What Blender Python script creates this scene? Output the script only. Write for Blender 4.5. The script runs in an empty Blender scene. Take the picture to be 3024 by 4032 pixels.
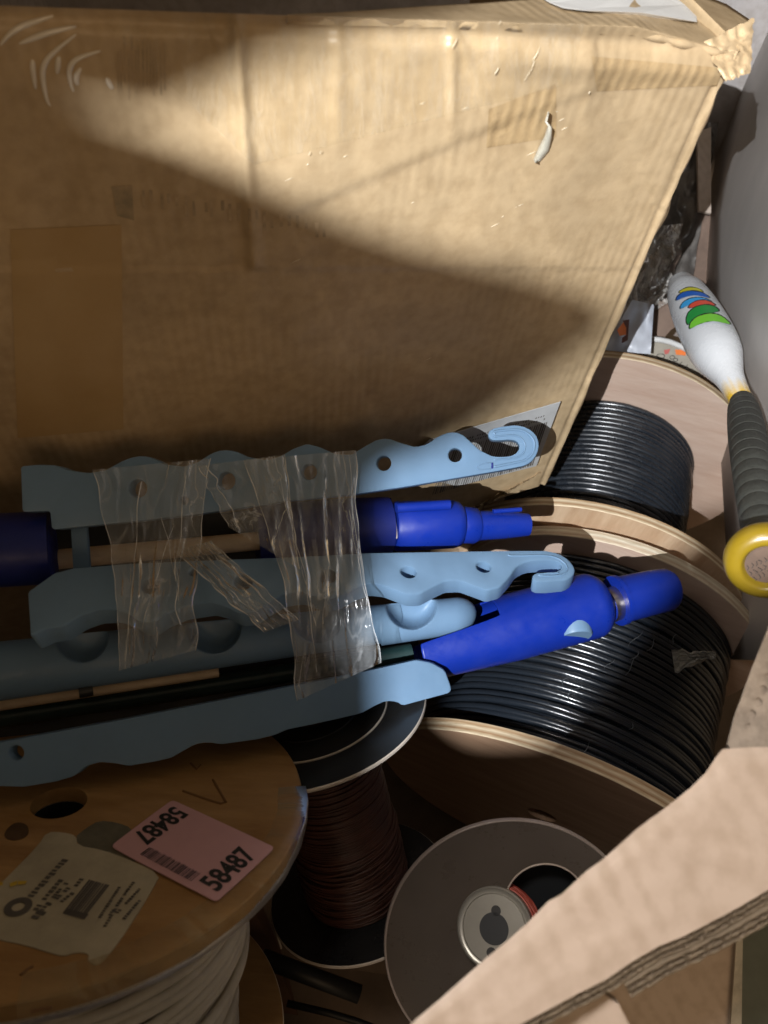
import bpy, bmesh, math, random
from mathutils import Vector, Matrix, noise
random.seed(7)
SC = bpy.context.scene
COL = SC.collection

# ------------------------------------------------------------------ camera
RX = Vector((0.989159, -0.14684849, 0.0))
RY = Vector((0.1237596, 0.8336342, -0.53827277))
RZ = Vector((0.07904454, 0.53243736, 0.84277068))
R = Matrix((RX, RY, RZ))                       # camera axes -> world axes
F, CX, CY = 3028.0, 1512.0, 2016.0
cam_d = bpy.data.cameras.new("camera")
cam = bpy.data.objects.new("camera", cam_d)
COL.objects.link(cam)
cam.matrix_world = R.to_4x4()
cam_d.sensor_fit = 'VERTICAL'
cam_d.sensor_height = 6.86
cam_d.sensor_width = 5.145
cam_d.lens = 6.86 * F / 4032.0
cam_d.clip_start = 0.02
cam_d.clip_end = 50
cam_d.dof.use_dof = True
cam_d.dof.focus_distance = 0.70
cam_d.dof.aperture_fstop = 1.6
SC.camera = cam

# ------------------------------------------------------------------ light
w = bpy.data.worlds.new("World")
SC.world = w
w.use_nodes = True
w.node_tree.nodes['Background'].inputs[0].default_value = (1.0, 0.76, 0.50, 1)
w.node_tree.nodes['Background'].inputs[1].default_value = 0.15
SC.view_settings.view_transform = 'Standard'
SC.view_settings.look = 'None'
SC.view_settings.exposure = 0
SC.view_settings.gamma = 1
SC.view_settings.use_curve_mapping = False
SC.cycles.use_denoising = True
SC.cycles.max_bounces = 8
SC.cycles.transparent_max_bounces = 16
SC.cycles.sample_clamp_indirect = 3.0

def cw(x, y, z):
    """camera-frame metres -> world"""
    return R @ Vector((x, y, z))

LAMP = (-0.30, -0.15, 0.60)
def light(kind, name, pos, target, energy, color, **kw):
    d = bpy.data.lights.new(name, kind)
    d.energy = energy
    d.color = color
    for k, v in kw.items():
        setattr(d, k, v)
    o = bpy.data.objects.new(name, d)
    COL.objects.link(o)
    o.location = cw(*pos)
    o.rotation_euler = (cw(*target) - cw(*pos)).to_track_quat('-Z', 'Y').to_euler()
    return o
light('SPOT', 'torch', LAMP, (0.1, 0.05, -0.85), 152, (0.95, 0.97, 1.0), shadow_soft_size=0.0026,
      spot_size=math.radians(84), spot_blend=0.2)
RL = R.transposed() @ Vector((0.75, -1.25, 0.45))
light('AREA', 'room_lamp', tuple(RL), (0.1, 0.25, -0.6), 4.8, (1.0, 0.66, 0.38), shape='DISK', size=1.1)
WL = R.transposed() @ Vector((-0.50, -0.10, 0.85)); WT = R.transposed() @ Vector((0.82, 0.62, -0.42))
light('SPOT', 'wall_fill_spot', tuple(WL), tuple(WT), 130, (1.0, 0.93, 0.86), shadow_soft_size=0.25, spot_size=math.radians(33), spot_blend=0.9)  # added spot to brighten the right wall
light('SPOT', 'rim_fill_spot', (-0.12, 0.30, 0.22), (0.20, -0.30, -0.33), 25, (1.0, 0.91, 0.84), shadow_soft_size=0.06,
      spot_size=math.radians(44), spot_blend=0.8)  # added spot to brighten the near rim panel

# ------------------------------------------------------------------ placing helpers
def ray(px, py):
    return R @ Vector(((px - CX) / F, -(py - CY) / F, -1.0))
def P(px, py, d):
    return ray(px, py) * d
def on(px, py, c, n, lift=0.0):
    """where the sight line meets the plane (c, n)"""
    r = ray(px, py)
    return r * ((c + n * lift).dot(n) / r.dot(n))

def new_obj(name, me, mat=None, parent=None, smooth=False):
    o = bpy.data.objects.new(name, me)
    COL.objects.link(o)
    if mat is not None:
        for m in (mat if isinstance(mat, (list, tuple)) else [mat]):
            me.materials.append(m)
    if smooth:
        for p in me.polygons:
            p.use_smooth = True
    if parent is not None:
        off = Vector((0, 0, 0))
        q = parent
        while q is not None:
            off += q.location
            q = q.parent
        me.transform(Matrix.Translation(-off))
        o.parent = parent
    return o

def thing(name, label, cat, loc, group=None):
    o = bpy.data.objects.new(name, None)
    COL.objects.link(o)
    o.empty_display_size = 0.02
    o.location = loc
    o['label'] = label
    o['category'] = cat
    if group:
        o['group'] = group
    return o

def mesh_from(verts, faces, uvs=None):
    me = bpy.data.meshes.new("mesh")
    me.from_pydata([tuple(v) for v in verts], [], faces)
    if uvs:
        l = me.uv_layers.new(name="UVMap")
        for p in me.polygons:
            for li in p.loop_indices:
                l.data[li].uv = uvs[me.loops[li].vertex_index]
    me.update()
    return me

def frame(n):
    n = n.normalized()
    a = n.orthogonal().normalized()
    return a, n.cross(a), n

def lathe(c, n, prof, seg=128, closed=True, wob=0.0, seed=0, a0=None):
    """profile = [(axial, radius)], closed loop of profile if closed"""
    a, b, n = frame(n)
    if a0 is not None:
        a = (a0 - n * a0.dot(n)).normalized(); b = n.cross(a)
    V, Fc, U = [], [], []
    m = len(prof)
    L = [0]
    for i in range(1, m):
        L.append(L[-1] + math.hypot(prof[i][0] - prof[i-1][0], prof[i][1] - prof[i-1][1]))
    for k in range(seg):
        t = 2 * math.pi * k / seg
        ww = 1 + wob * noise.noise(Vector((math.cos(t) * 2 + seed, math.sin(t) * 2, seed * 1.7)))
        for i, (h, r) in enumerate(prof):
            V.append(c + n * h + (a * math.cos(t) + b * math.sin(t)) * r * ww)
            U.append((t * r if r > 0 else 0, h))
    for k in range(seg):
        k2 = (k + 1) % seg
        for i in range(m if closed else m - 1):
            j = (i + 1) % m
            Fc.append((k * m + i, k2 * m + i, k2 * m + j, k * m + j))
    me = mesh_from(V, Fc, U)
    bm = bmesh.new(); bm.from_mesh(me)
    bmesh.ops.remove_doubles(bm, verts=bm.verts, dist=1e-6)
    bmesh.ops.recalc_face_normals(bm, faces=bm.faces)
    bm.to_mesh(me); bm.free()
    return me

def auto_smooth(me, ang=35):
    bm = bmesh.new(); bm.from_mesh(me)
    for f in bm.faces: f.smooth = True
    for e in bm.edges:
        if len(e.link_faces) == 2 and e.calc_face_angle(0) > math.radians(ang):
            e.smooth = False
    bm.to_mesh(me); bm.free()
    return me

def tube(pts, rad, seg=12, caps=True):
    """tube along world points, rad number or list"""
    if not isinstance(rad, (list, tuple)): rad = [rad] * len(pts)
    V, Fc = [], []
    prev = None
    for i, p in enumerate(pts):
        d = (pts[min(i+1, len(pts)-1)] - pts[max(i-1, 0)]).normalized()
        a = d.orthogonal().normalized() if prev is None else (prev - d * prev.dot(d)).normalized()
        prev = a
        b = d.cross(a)
        for k in range(seg):
            t = 2 * math.pi * k / seg
            V.append(p + (a * math.cos(t) + b * math.sin(t)) * rad[i])
    for i in range(len(pts) - 1):
        for k in range(seg):
            k2 = (k + 1) % seg
            Fc.append((i*seg+k, i*seg+k2, (i+1)*seg+k2, (i+1)*seg+k))
    if caps:
        Fc.append(tuple(range(seg))[::-1])
        Fc.append(tuple((len(pts)-1)*seg + k for k in range(seg)))
    return V, Fc

def join(parts):
    V, Fc = [], []
    for v, f in parts:
        o = len(V)
        V += list(v)
        Fc += [tuple(i + o for i in q) for q in f]
    return V, Fc

def coils(c, n, R0, r, h0, h1, seg=120, ms=8, jit=0.0, tilt=0.0, skipfun=None, seed=1):
    """windings of a cable between axial positions h0..h1"""
    rnd = random.Random(seed)
    a, b, n = frame(n)
    parts = []
    cnt = max(1, int(abs(h1 - h0) / (2 * r)))
    for i in range(cnt):
        h = h0 + (h1 - h0) * (i + .5) / cnt
        rr = R0 + rnd.uniform(-jit, jit)
        tl = rnd.uniform(-tilt, tilt); ph = rnd.uniform(0, 6.28)
        V, Fc = [], []
        for k in range(seg):
            t = 2 * math.pi * k / seg
            e = a * math.cos(t) + b * math.sin(t)
            hh = h + tl * math.sin(t + ph) + jit * .5 * noise.noise(Vector((math.cos(t)*3, math.sin(t)*3, i * .9)))
            r2 = rr + jit * .8 * noise.noise(Vector((math.cos(t)*4 + 9, math.sin(t)*4, i * 1.3)))
            for j in range(ms):
                s = 2 * math.pi * j / ms
                V.append(c + n * (hh + math.sin(s) * r) + e * (r2 + math.cos(s) * r))
        for k in range(seg):
            k2 = (k + 1) % seg
            for j in range(ms):
                j2 = (j + 1) % ms
                Fc.append((k*ms+j, k*ms+j2, k2*ms+j2, k2*ms+j))
        parts.append((V, Fc))
    return join(parts)

def smooth_poly(pts, it=2, closed=True):
    for _ in range(it):
        q = []
        m = len(pts)
        for i in range(m if closed else m - 1):
            a, b = pts[i], pts[(i+1) % m]
            q.append((a[0]*.75+b[0]*.25, a[1]*.75+b[1]*.25))
            q.append((a[0]*.25+b[0]*.75, a[1]*.25+b[1]*.75))
        pts = q
    return pts

def resample(pts, step):
    out = []
    m = len(pts)
    for i in range(m):
        a, b = pts[i], pts[(i+1) % m]
        d = math.hypot(b[0]-a[0], b[1]-a[1])
        k = max(1, int(d / step))
        for j in range(k):
            out.append((a[0]+(b[0]-a[0])*j/k, a[1]+(b[1]-a[1])*j/k))
    return out

def plate(outline, holes, to3, ext, bevel=0.0012, shell=False):
    """sheet with holes: outline and holes in photo-plane coords, to3 maps them on the real plane, ext = thickness vector"""
    bm = bmesh.new()
    loops = []
    for lp in [outline] + holes:
        vs = [bm.verts.new(to3(*p)) for p in lp]
        es = [bm.edges.new((vs[i], vs[(i+1) % len(vs)])) for i in range(len(vs))]
        loops.append(es)
    bmesh.ops.triangle_fill(bm, use_beauty=True, use_dissolve=False, edges=[e for l in loops for e in l])
    bmesh.ops.recalc_face_normals(bm, faces=bm.faces)
    r = bmesh.ops.extrude_face_region(bm, geom=list(bm.faces))
    bmesh.ops.translate(bm, vec=ext, verts=[g for g in r['geom'] if isinstance(g, bmesh.types.BMVert)])
    bmesh.ops.recalc_face_normals(bm, faces=bm.faces)
    if bevel:
        es = [e for e in bm.edges if len(e.link_faces) == 2 and e.calc_face_angle(0) > 1.0]
        bmesh.ops.bevel(bm, geom=es, offset=bevel, segments=2, affect='EDGES', profile=.6)
    me = bpy.data.meshes.new("mesh")
    bm.to_mesh(me); bm.free()
    return auto_smooth(me, 50)

def circle(cx, cy, rx, ry=None, k=28, rot=0.0):
    ry = ry or rx
    o = []
    for i in range(k):
        t = 2*math.pi*i/k
        x, y = rx*math.cos(t), ry*math.sin(t)
        o.append((cx + x*math.cos(rot) - y*math.sin(rot), cy + x*math.sin(rot) + y*math.cos(rot)))
    return o

def poly_on(pts, fn, thick=0.0004, nrm=None):
    """flat sticker polygon, fn(px,py)->world, extruded along nrm"""
    V = [fn(*p) for p in pts]
    m = len(V)
    n = nrm if nrm is not None else Vector((0, 0, 1))
    V2 = [v - n * thick for v in V]
    Fc = [tuple(range(m)), tuple(range(m, 2*m))[::-1]] + [(i, (i+1) % m, m+(i+1) % m, m+i) for i in range(m)]
    me = mesh_from(V + V2, Fc)
    bm = bmesh.new(); bm.from_mesh(me); bmesh.ops.recalc_face_normals(bm, faces=bm.faces); bm.to_mesh(me); bm.free()
    return me

def text_mesh(body, fn, size=1.0, bold=0.02):
    """text laid through fn(u,v)->world; u to the right, v up"""
    c = bpy.data.curves.new("t", 'FONT')
    c.body = body; c.size = size; c.offset = bold; c.resolution_u = 4
    o = bpy.data.objects.new("t", c)
    COL.objects.link(o)
    bpy.context.view_layer.update()
    me = bpy.data.meshes.new_from_object(o.evaluated_get(bpy.context.evaluated_depsgraph_get()))
    bpy.data.objects.remove(o); bpy.data.curves.remove(c)
    for v in me.vertices:
        v.co = fn(v.co.x, v.co.y)
    return me

# ------------------------------------------------------------------ materials
def mat(name, col, rough=0.6, metal=0.0, spec=0.5, coat=0.0, noise_amt=0.0, noise_scale=20.0, bump=0.0, bump_scale=60.0,
        stretch=(1, 1, 1), col2=None, trans=0.0, alpha=1.0, rot=(0, 0, 0), sss=0.0):
    m = bpy.data.materials.new(name)
    m.use_nodes = True
    nt = m.node_tree; N = nt.nodes; L = nt.links
    b = N['Principled BSDF']
    b.inputs['Base Color'].default_value = (*col, 1)
    b.inputs['Roughness'].default_value = rough
    b.inputs['Metallic'].default_value = metal
    b.inputs['Specular IOR Level'].default_value = spec
    b.inputs['Coat Weight'].default_value = coat
    b.inputs['Coat Roughness'].default_value = 0.15
    b.inputs['Transmission Weight'].default_value = trans
    b.inputs['Alpha'].default_value = alpha
    tc = N.new('ShaderNodeTexCoord'); mp = N.new('ShaderNodeMapping')
    L.new(tc.outputs['Object'], mp.inputs[0])
    mp.inputs['Scale'].default_value = stretch
    mp.inputs['Rotation'].default_value = rot
    if col2 is not None or noise_amt:
        c2 = col2 if col2 is not None else tuple(max(0, x * (1 - noise_amt)) for x in col)
        nz = N.new('ShaderNodeTexNoise'); nz.inputs['Scale'].default_value = noise_scale
        nz.inputs['Detail'].default_value = 6; nz.inputs['Roughness'].default_value = .65
        L.new(mp.outputs[0], nz.inputs['Vector'])
        cr = N.new('ShaderNodeValToRGB')
        cr.color_ramp.elements[0].position = .32; cr.color_ramp.elements[1].position = .68
        cr.color_ramp.elements[0].color = (*c2, 1); cr.color_ramp.elements[1].color = (*col, 1)
        L.new(nz.outputs['Fac'], cr.inputs[0]); L.new(cr.outputs[0], b.inputs['Base Color'])
        m['ramp'] = cr.name
    if bump:
        n2 = N.new('ShaderNodeTexNoise'); n2.inputs['Scale'].default_value = bump_scale
        n2.inputs['Detail'].default_value = 5
        L.new(mp.outputs[0], n2.inputs['Vector'])
        bp = N.new('ShaderNodeBump'); bp.inputs['Strength'].default_value = bump; bp.inputs['Distance'].default_value = .002
        L.new(n2.outputs['Fac'], bp.inputs['Height']); L.new(bp.outputs[0], b.inputs['Normal'])
    return m

def board(name, col, axis_u, period=0.0075, gloss=0.55, depth=.25, stain=0.35, spec=.35, lines=.13):
    """corrugated cardboard: flute lines across axis_u, fibres and stains"""
    m = bpy.data.materials.new(name); m.use_nodes = True
    nt = m.node_tree; N = nt.nodes; L = nt.links; b = N['Principled BSDF']
    b.inputs['Roughness'].default_value = gloss; b.inputs['Specular IOR Level'].default_value = spec
    tc = N.new('ShaderNodeTexCoord')
    dp = N.new('ShaderNodeVectorMath'); dp.operation = 'DOT_PRODUCT'; dp.inputs[1].default_value = axis_u
    L.new(tc.outputs['Object'], dp.inputs[0])
    big = N.new('ShaderNodeTexNoise'); big.inputs['Scale'].default_value = 7; big.inputs['Detail'].default_value = 8
    big.inputs['Roughness'].default_value = .7
    L.new(tc.outputs['Object'], big.inputs['Vector'])
    # flutes
    ad = N.new('ShaderNodeMath'); ad.operation = 'MULTIPLY_ADD'
    ad.inputs[1].default_value = .004
    L.new(big.outputs['Fac'], ad.inputs[0]); L.new(dp.outputs['Value'], ad.inputs[2])
    mu = N.new('ShaderNodeMath'); mu.operation = 'MULTIPLY'; mu.inputs[1].default_value = 2*math.pi/period
    L.new(ad.outputs[0], mu.inputs[0])
    si = N.new('ShaderNodeMath'); si.operation = 'SINE'; L.new(mu.outputs[0], si.inputs[0])
    patch = N.new('ShaderNodeTexNoise'); patch.inputs['Scale'].default_value = 11
    L.new(tc.outputs['Object'], patch.inputs['Vector'])
    fib = N.new('ShaderNodeTexNoise'); fib.inputs['Scale'].default_value = 90; fib.inputs['Detail'].default_value = 6
    L.new(tc.outputs['Object'], fib.inputs['Vector'])
    pm = N.new('ShaderNodeMapRange'); pm.inputs[1].default_value = .42; pm.inputs[2].default_value = .62
    L.new(patch.outputs['Fac'], pm.inputs[0])
    fl = N.new('ShaderNodeMath'); fl.operation = 'MULTIPLY'; L.new(si.outputs[0], fl.inputs[0]); L.new(pm.outputs[0], fl.inputs[1])
    hs = N.new('ShaderNodeMath'); hs.operation = 'MULTIPLY_ADD'; hs.inputs[1].default_value = .45
    L.new(fl.outputs[0], hs.inputs[0])
    f2 = N.new('ShaderNodeMath'); f2.operation = 'MULTIPLY'; f2.inputs[1].default_value = 1.6
    L.new(fib.outputs['Fac'], f2.inputs[0]); L.new(f2.outputs[0], hs.inputs[2])
    bp = N.new('ShaderNodeBump'); bp.inputs['Strength'].default_value = depth; bp.inputs['Distance'].default_value = .0012
    L.new(hs.outputs[0], bp.inputs['Height']); L.new(bp.outputs[0], b.inputs['Normal'])
    cr = N.new('ShaderNodeValToRGB')
    cr.color_ramp.elements[0].position = .3; cr.color_ramp.elements[1].position = .62
    cr.color_ramp.elements[0].color = (*[x * (1 - stain) for x in col], 1); cr.color_ramp.elements[1].color = (*col, 1)
    L.new(big.outputs['Fac'], cr.inputs[0])
    mx = N.new('ShaderNodeMix'); mx.data_type = 'RGBA'; mx.blend_type = 'MULTIPLY'; mx.inputs['Factor'].default_value = .5
    cf = N.new('ShaderNodeValToRGB'); cf.color_ramp.elements[0].color = (.7, .66, .6, 1); cf.color_ramp.elements[1].color = (1, 1, 1, 1)
    cf.color_ramp.elements[0].position = .3; cf.color_ramp.elements[1].position = .6
    # faint flute lines in colour, darker in the troughs
    fc = N.new('ShaderNodeMath'); fc.operation = 'MULTIPLY_ADD'; fc.inputs[1].default_value = lines; fc.inputs[2].default_value = 0
    L.new(fl.outputs[0], fc.inputs[0])
    fa = N.new('ShaderNodeMath'); fa.operation = 'ADD'; L.new(fc.outputs[0], fa.inputs[0]); L.new(fib.outputs['Fac'], fa.inputs[1])
    L.new(fa.outputs[0], cf.inputs[0])
    L.new(cr.outputs[0], mx.inputs['A']); L.new(cf.outputs[0], mx.inputs['B'])
    L.new(mx.outputs['Result'], b.inputs['Base Color'])
    return m

def ply_edge(name, cols, width):
    """layers of plywood on the rim, laid along the thickness (uv.y)"""
    m = bpy.data.materials.new(name); m.use_nodes = True
    nt = m.node_tree; N = nt.nodes; L = nt.links; b = N['Principled BSDF']
    b.inputs['Roughness'].default_value = .65
    uv = N.new('ShaderNodeUVMap'); sp = N.new('ShaderNodeSeparateXYZ'); L.new(uv.outputs[0], sp.inputs[0])
    mr = N.new('ShaderNodeMapRange'); mr.inputs[1].default_value = -width; mr.inputs[2].default_value = 0
    L.new(sp.outputs['Y'], mr.inputs[0])
    nz = N.new('ShaderNodeTexNoise'); nz.inputs['Scale'].default_value = 60; nz.inputs['Detail'].default_value = 5
    mp = N.new('ShaderNodeMapping'); mp.inputs['Scale'].default_value = (1, 9, 1); L.new(uv.outputs[0], mp.inputs[0]); L.new(mp.outputs[0], nz.inputs['Vector'])
    ad = N.new('ShaderNodeMath'); ad.operation = 'MULTIPLY_ADD'; ad.inputs[1].default_value = .12
    L.new(nz.outputs['Fac'], ad.inputs[0]); L.new(mr.outputs[0], ad.inputs[2])
    cr = N.new('ShaderNodeValToRGB'); e = cr.color_ramp.elements
    k = len(cols)
    e[0].position = 0.06; e[0].color = (*cols[0], 1); e[1].position = 1.06 if False else 1.0; e[1].color = (*cols[-1], 1)
    for i in range(1, k - 1):
        el = e.new(.06 + i / (k - 1) * .94); el.color = (*cols[i], 1)
    L.new(ad.outputs[0], cr.inputs[0])
    mx = N.new('ShaderNodeMix'); mx.data_type = 'RGBA'; mx.blend_type = 'MULTIPLY'; mx.inputs['Factor'].default_value = .45
    L.new(cr.outputs[0], mx.inputs['A'])
    c2 = N.new('ShaderNodeValToRGB'); c2.color_ramp.elements[0].position = .35; c2.color_ramp.elements[1].position = .6
    c2.color_ramp.elements[0].color = (.55, .5, .42, 1); c2.color_ramp.elements[1].color = (1, 1, 1, 1)
    L.new(nz.outputs['Fac'], c2.inputs[0]); L.new(c2.outputs[0], mx.inputs['B'])
    L.new(mx.outputs['Result'], b.inputs['Base Color'])
    bp = N.new('ShaderNodeBump'); bp.inputs['Strength'].default_value = .35; bp.inputs['Distance'].default_value = .001
    L.new(nz.outputs['Fac'], bp.inputs['Height']); L.new(bp.outputs[0], b.inputs['Normal'])
    return m

def film(name, tint=(.9, .9, .86), haze=.22, rough=.12, scale=(30, 30, 30), bump=1.0, ior=1.45, detail=4, dist=1.2, line=.09, peak=2.6):
    """crinkled clear plastic: mostly see-through with milky streaks and glints"""
    m = bpy.data.materials.new(name); m.use_nodes = True
    nt = m.node_tree; N = nt.nodes; L = nt.links
    out = N['Material Output']; b = N['Principled BSDF']
    b.inputs['Base Color'].default_value = (*tint, 1); b.inputs['Roughness'].default_value = rough
    b.inputs['Specular IOR Level'].default_value = .8
    tc = N.new('ShaderNodeUVMap'); mp = N.new('ShaderNodeMapping'); mp.inputs['Scale'].default_value = scale
    L.new(tc.outputs[0], mp.inputs[0])
    nz = N.new('ShaderNodeTexNoise'); nz.inputs['Scale'].default_value = 1; nz.inputs['Detail'].default_value = detail
    nz.inputs['Distortion'].default_value = dist
    L.new(mp.outputs[0], nz.inputs['Vector'])
    rd = N.new('ShaderNodeMath'); rd.operation = 'SUBTRACT'; rd.inputs[1].default_value = .5; L.new(nz.outputs['Fac'], rd.inputs[0])
    ab = N.new('ShaderNodeMath'); ab.operation = 'ABSOLUTE'; L.new(rd.outputs[0], ab.inputs[0])
    mr = N.new('ShaderNodeMapRange'); mr.inputs[1].default_value = 0; mr.inputs[2].default_value = line
    mr.inputs[3].default_value = min(1, haze * peak); mr.inputs[4].default_value = haze
    L.new(ab.outputs[0], mr.inputs[0])
    lo = N.new('ShaderNodeTexNoise'); lo.inputs['Scale'].default_value = .55; lo.inputs['Detail'].default_value = 3
    L.new(mp.outputs[0], lo.inputs['Vector'])
    lm_ = N.new('ShaderNodeMapRange'); lm_.inputs[1].default_value = .35; lm_.inputs[2].default_value = .65; lm_.inputs[3].default_value = .35; lm_.inputs[4].default_value = 1.5
    L.new(lo.outputs['Fac'], lm_.inputs[0])
    mm_ = N.new('ShaderNodeMath'); mm_.operation = 'MULTIPLY'; mm_.use_clamp = True
    L.new(mr.outputs[0], mm_.inputs[0]); L.new(lm_.outputs[0], mm_.inputs[1])
    tr = N.new('ShaderNodeBsdfTransparent'); tr.inputs[0].default_value = (.97, .96, .93, 1)
    mxs = N.new('ShaderNodeMixShader')
    L.new(mm_.outputs[0], mxs.inputs[0]); L.new(tr.outputs[0], mxs.inputs[1]); L.new(b.outputs[0], mxs.inputs[2])
    gl = N.new('ShaderNodeBsdfGlossy'); gl.inputs['Roughness'].default_value = rough
    fr = N.new('ShaderNodeFresnel'); fr.inputs[0].default_value = ior
    m2 = N.new('ShaderNodeMixShader'); L.new(fr.outputs[0], m2.inputs[0]); L.new(mxs.outputs[0], m2.inputs[1]); L.new(gl.outputs[0], m2.inputs[2])
    bp = N.new('ShaderNodeBump'); bp.inputs['Strength'].default_value = bump; bp.inputs['Distance'].default_value = .003
    L.new(nz.outputs['Fac'], bp.inputs['Height'])
    for s in (b, gl): L.new(bp.outputs[0], s.inputs['Normal'])
    L.new(bp.outputs[0], fr.inputs['Normal'])
    L.new(m2.outputs[0], out.inputs['Surface'])
    return m

BU = Vector((0.91, 0.415, 0)).normalized()          # along the big box
BN = Vector((0.415, -0.91, 0)).normalized()         # its front normal
M = {}
M['board'] = board('box_board', (.50, .375, .225), BU, .0078, gloss=.38, depth=.2, stain=.28, lines=.05)
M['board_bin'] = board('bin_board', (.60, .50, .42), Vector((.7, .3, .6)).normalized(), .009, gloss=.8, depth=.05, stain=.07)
M['board_wall'] = board('bin_wall_board', (.60, .56, .54), Vector((.3, .9, .2)).normalized(), .01, gloss=.6, depth=.3, stain=.35)
M['board_edge'] = mat('shaded_cut_edge', (.27, .215, .15), .9, noise_amt=.35, noise_scale=120, bump=.4, bump_scale=300)  # darkened to carry the shade between the flutes
M['tape_brown'] = board('taped_board', (.44, .315, .17), BU, .0078, gloss=.35, depth=.5, stain=.25, lines=.14)
M['paper'] = mat('white_paper', (.72, .72, .70), .6, noise_amt=.12, noise_scale=30)
M['paper_old'] = mat('cream_paper', (.50, .45, .33), .7, noise_amt=.3, noise_scale=25, bump=.2)
M['ink'] = mat('black_ink', (.02, .02, .02), .6)
M['ink_grey'] = mat('grey_ink', (.10, .09, .08), .7)
M['ink_yellow'] = mat('yellow_ink', (.55, .38, .04), .7)
M['pink'] = mat('pink_paper', (.62, .36, .38), .6, noise_amt=.06, noise_scale=50)
M['light_blue'] = mat('light_blue_plastic', (.14, .237, .36), .42, spec=.35, noise_amt=.13, noise_scale=14, bump=.10, bump_scale=60)
M['blue'] = mat('royal_blue_plastic', (.005, .024, .26), .40, spec=.35, noise_amt=.1, noise_scale=20, bump=.05, bump_scale=200)
M['navy'] = mat('dark_blue_plastic', (.008, .018, .16), .45, spec=.4, noise_amt=.2, noise_scale=20)
M['black_plastic'] = mat('black_plastic', (.012, .014, .016), .5)
M['green_dark'] = mat('dark_green_plastic', (.015, .04, .04), .35, noise_amt=.5, noise_scale=40)
M['steel'] = mat('steel', (.55, .5, .45), .3, metal=1.0, noise_amt=.2, noise_scale=80)
M['cable'] = mat('black_cable_jacket', (.014, .018, .024), .24, spec=.8, bump=.12, bump_scale=120)
M['cable_glint'] = mat('film_glint', (.10, .11, .12), .1, spec=1.0)
M['cable_film'] = mat('black_cable_under_film', (.012, .016, .022), .24, spec=.8, bump=.4, bump_scale=45)
M['dark_wire'] = mat('dark_wire', (.03, .022, .016), .55, noise_amt=.5, noise_scale=60)
M['red_wire'] = mat('red_brown_wire', (.075, .026, .015), .5, noise_amt=.5, noise_scale=50)
M['red_wire2'] = mat('red_wire', (.38, .06, .035), .45, noise_amt=.3, noise_scale=50)
M['white_wire'] = mat('white_cord', (.66, .62, .52), .6, noise_amt=.15, noise_scale=60)
M['ply_pink'] = mat('pink_plywood', (.60, .46, .37), .6, col2=(.50, .35, .27), noise_scale=9, stretch=(1, 1, 7), bump=.25, bump_scale=60)
M['ply_pale'] = mat('pale_plywood', (.60, .44, .29), .6, col2=(.45, .29, .17), noise_scale=9, stretch=(7, 1, 1), bump=.2, bump_scale=60)
M['ply_brown'] = mat('brown_plywood', (.42, .27, .17), .6, col2=(.30, .18, .11), noise_scale=8, stretch=(1, 1, 8), bump=.25, bump_scale=60)
M['ply_warm'] = mat('amber_plywood', (.42, .25, .10), .42, col2=(.26, .135, .045), noise_scale=9, stretch=(1.2, 5, 5), bump=.2, bump_scale=50, coat=.15)
M['edge_pale'] = ply_edge('ply_rim', [(.62, .5, .33), (.40, .25, .13), (.66, .55, .38), (.34, .2, .1), (.68, .56, .38)], .014)
M['edge_orange'] = ply_edge('ply_rim_orange', [(.62, .52, .38), (.66, .56, .4), (.6, .5, .36), (.60, .27, .09), (.56, .36, .2)], .014)
M['edge_white'] = ply_edge('ply_rim_white', [(.7, .62, .48), (.5, .4, .28), (.72, .66, .52), (.55, .42, .3), (.7, .6, .45)], .014)
M['wood_rod'] = mat('pale_wood_rod', (.78, .62, .44), .55, noise_amt=.2, noise_scale=30, stretch=(1, 6, 6))
M['grey_plastic'] = mat('grey_plastic', (.10, .082, .067), .30, spec=.45, noise_amt=.18, noise_scale=12, bump=.06, bump_scale=60)
M['hub_grey'] = mat('pale_grey_hub', (.36, .35, .31), .32, metal=.5, noise_amt=.15, noise_scale=30)
M['smoke_plastic'] = mat('smoky_black_flange', (.022, .022, .022), .25, noise_amt=.4, noise_scale=20)
M['clear_rim'] = mat('clear_rim', (.45, .40, .34), .3)
M['bat_white'] = mat('white_bat_paint', (.74, .77, .80), .22, spec=.6, noise_amt=.04, noise_scale=10)
M['bat_yellow'] = mat('yellow_bat_paint', (.80, .50, .03), .3)
M['knob_yellow'] = mat('yellow_knob_rubber', (.24, .16, .010), .3, noise_amt=.15, noise_scale=20)
M['grip'] = mat('black_grip_tape', (.045, .048, .042), .6, noise_amt=.3, noise_scale=60, bump=.4, bump_scale=200)
M['dec_yellow'] = mat('yellow_decal', (.62, .60, .04), .4)
M['dec_blue'] = mat('blue_decal', (.02, .13, .55), .4)
M['dec_sky'] = mat('sky_blue_decal', (.05, .38, .80), .4)
M['dec_red'] = mat('red_decal', (.72, .09, .05), .4)
M['dec_green'] = mat('green_decal', (.02, .30, .06), .4)
M['dec_lime'] = mat('lime_decal', (.20, .62, .05), .4)
M['orange'] = mat('orange_print', (.85, .22, .05), .5)
M['film'] = film('clear_wrap', tint=(.78, .82, .85), haze=.14, scale=(3.0, 2.2, 1), bump=.6, rough=.12, detail=4, dist=1.3, line=.03, peak=2.2, ior=1.3)
M['fold'] = mat('fold_glint', (.85, .87, .88), .1, spec=1.0, alpha=.6)
M['film_box'] = film('clear_box_tape', tint=(.9, .82, .66), haze=.04, scale=(26, 5, 1), bump=.12, rough=.3, ior=1.12)
M['film_dense'] = film('crumpled_clear_bag', tint=(.62, .60, .56), haze=.40, scale=(3, 3, 1), bump=.8, rough=.2, ior=1.3)
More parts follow.
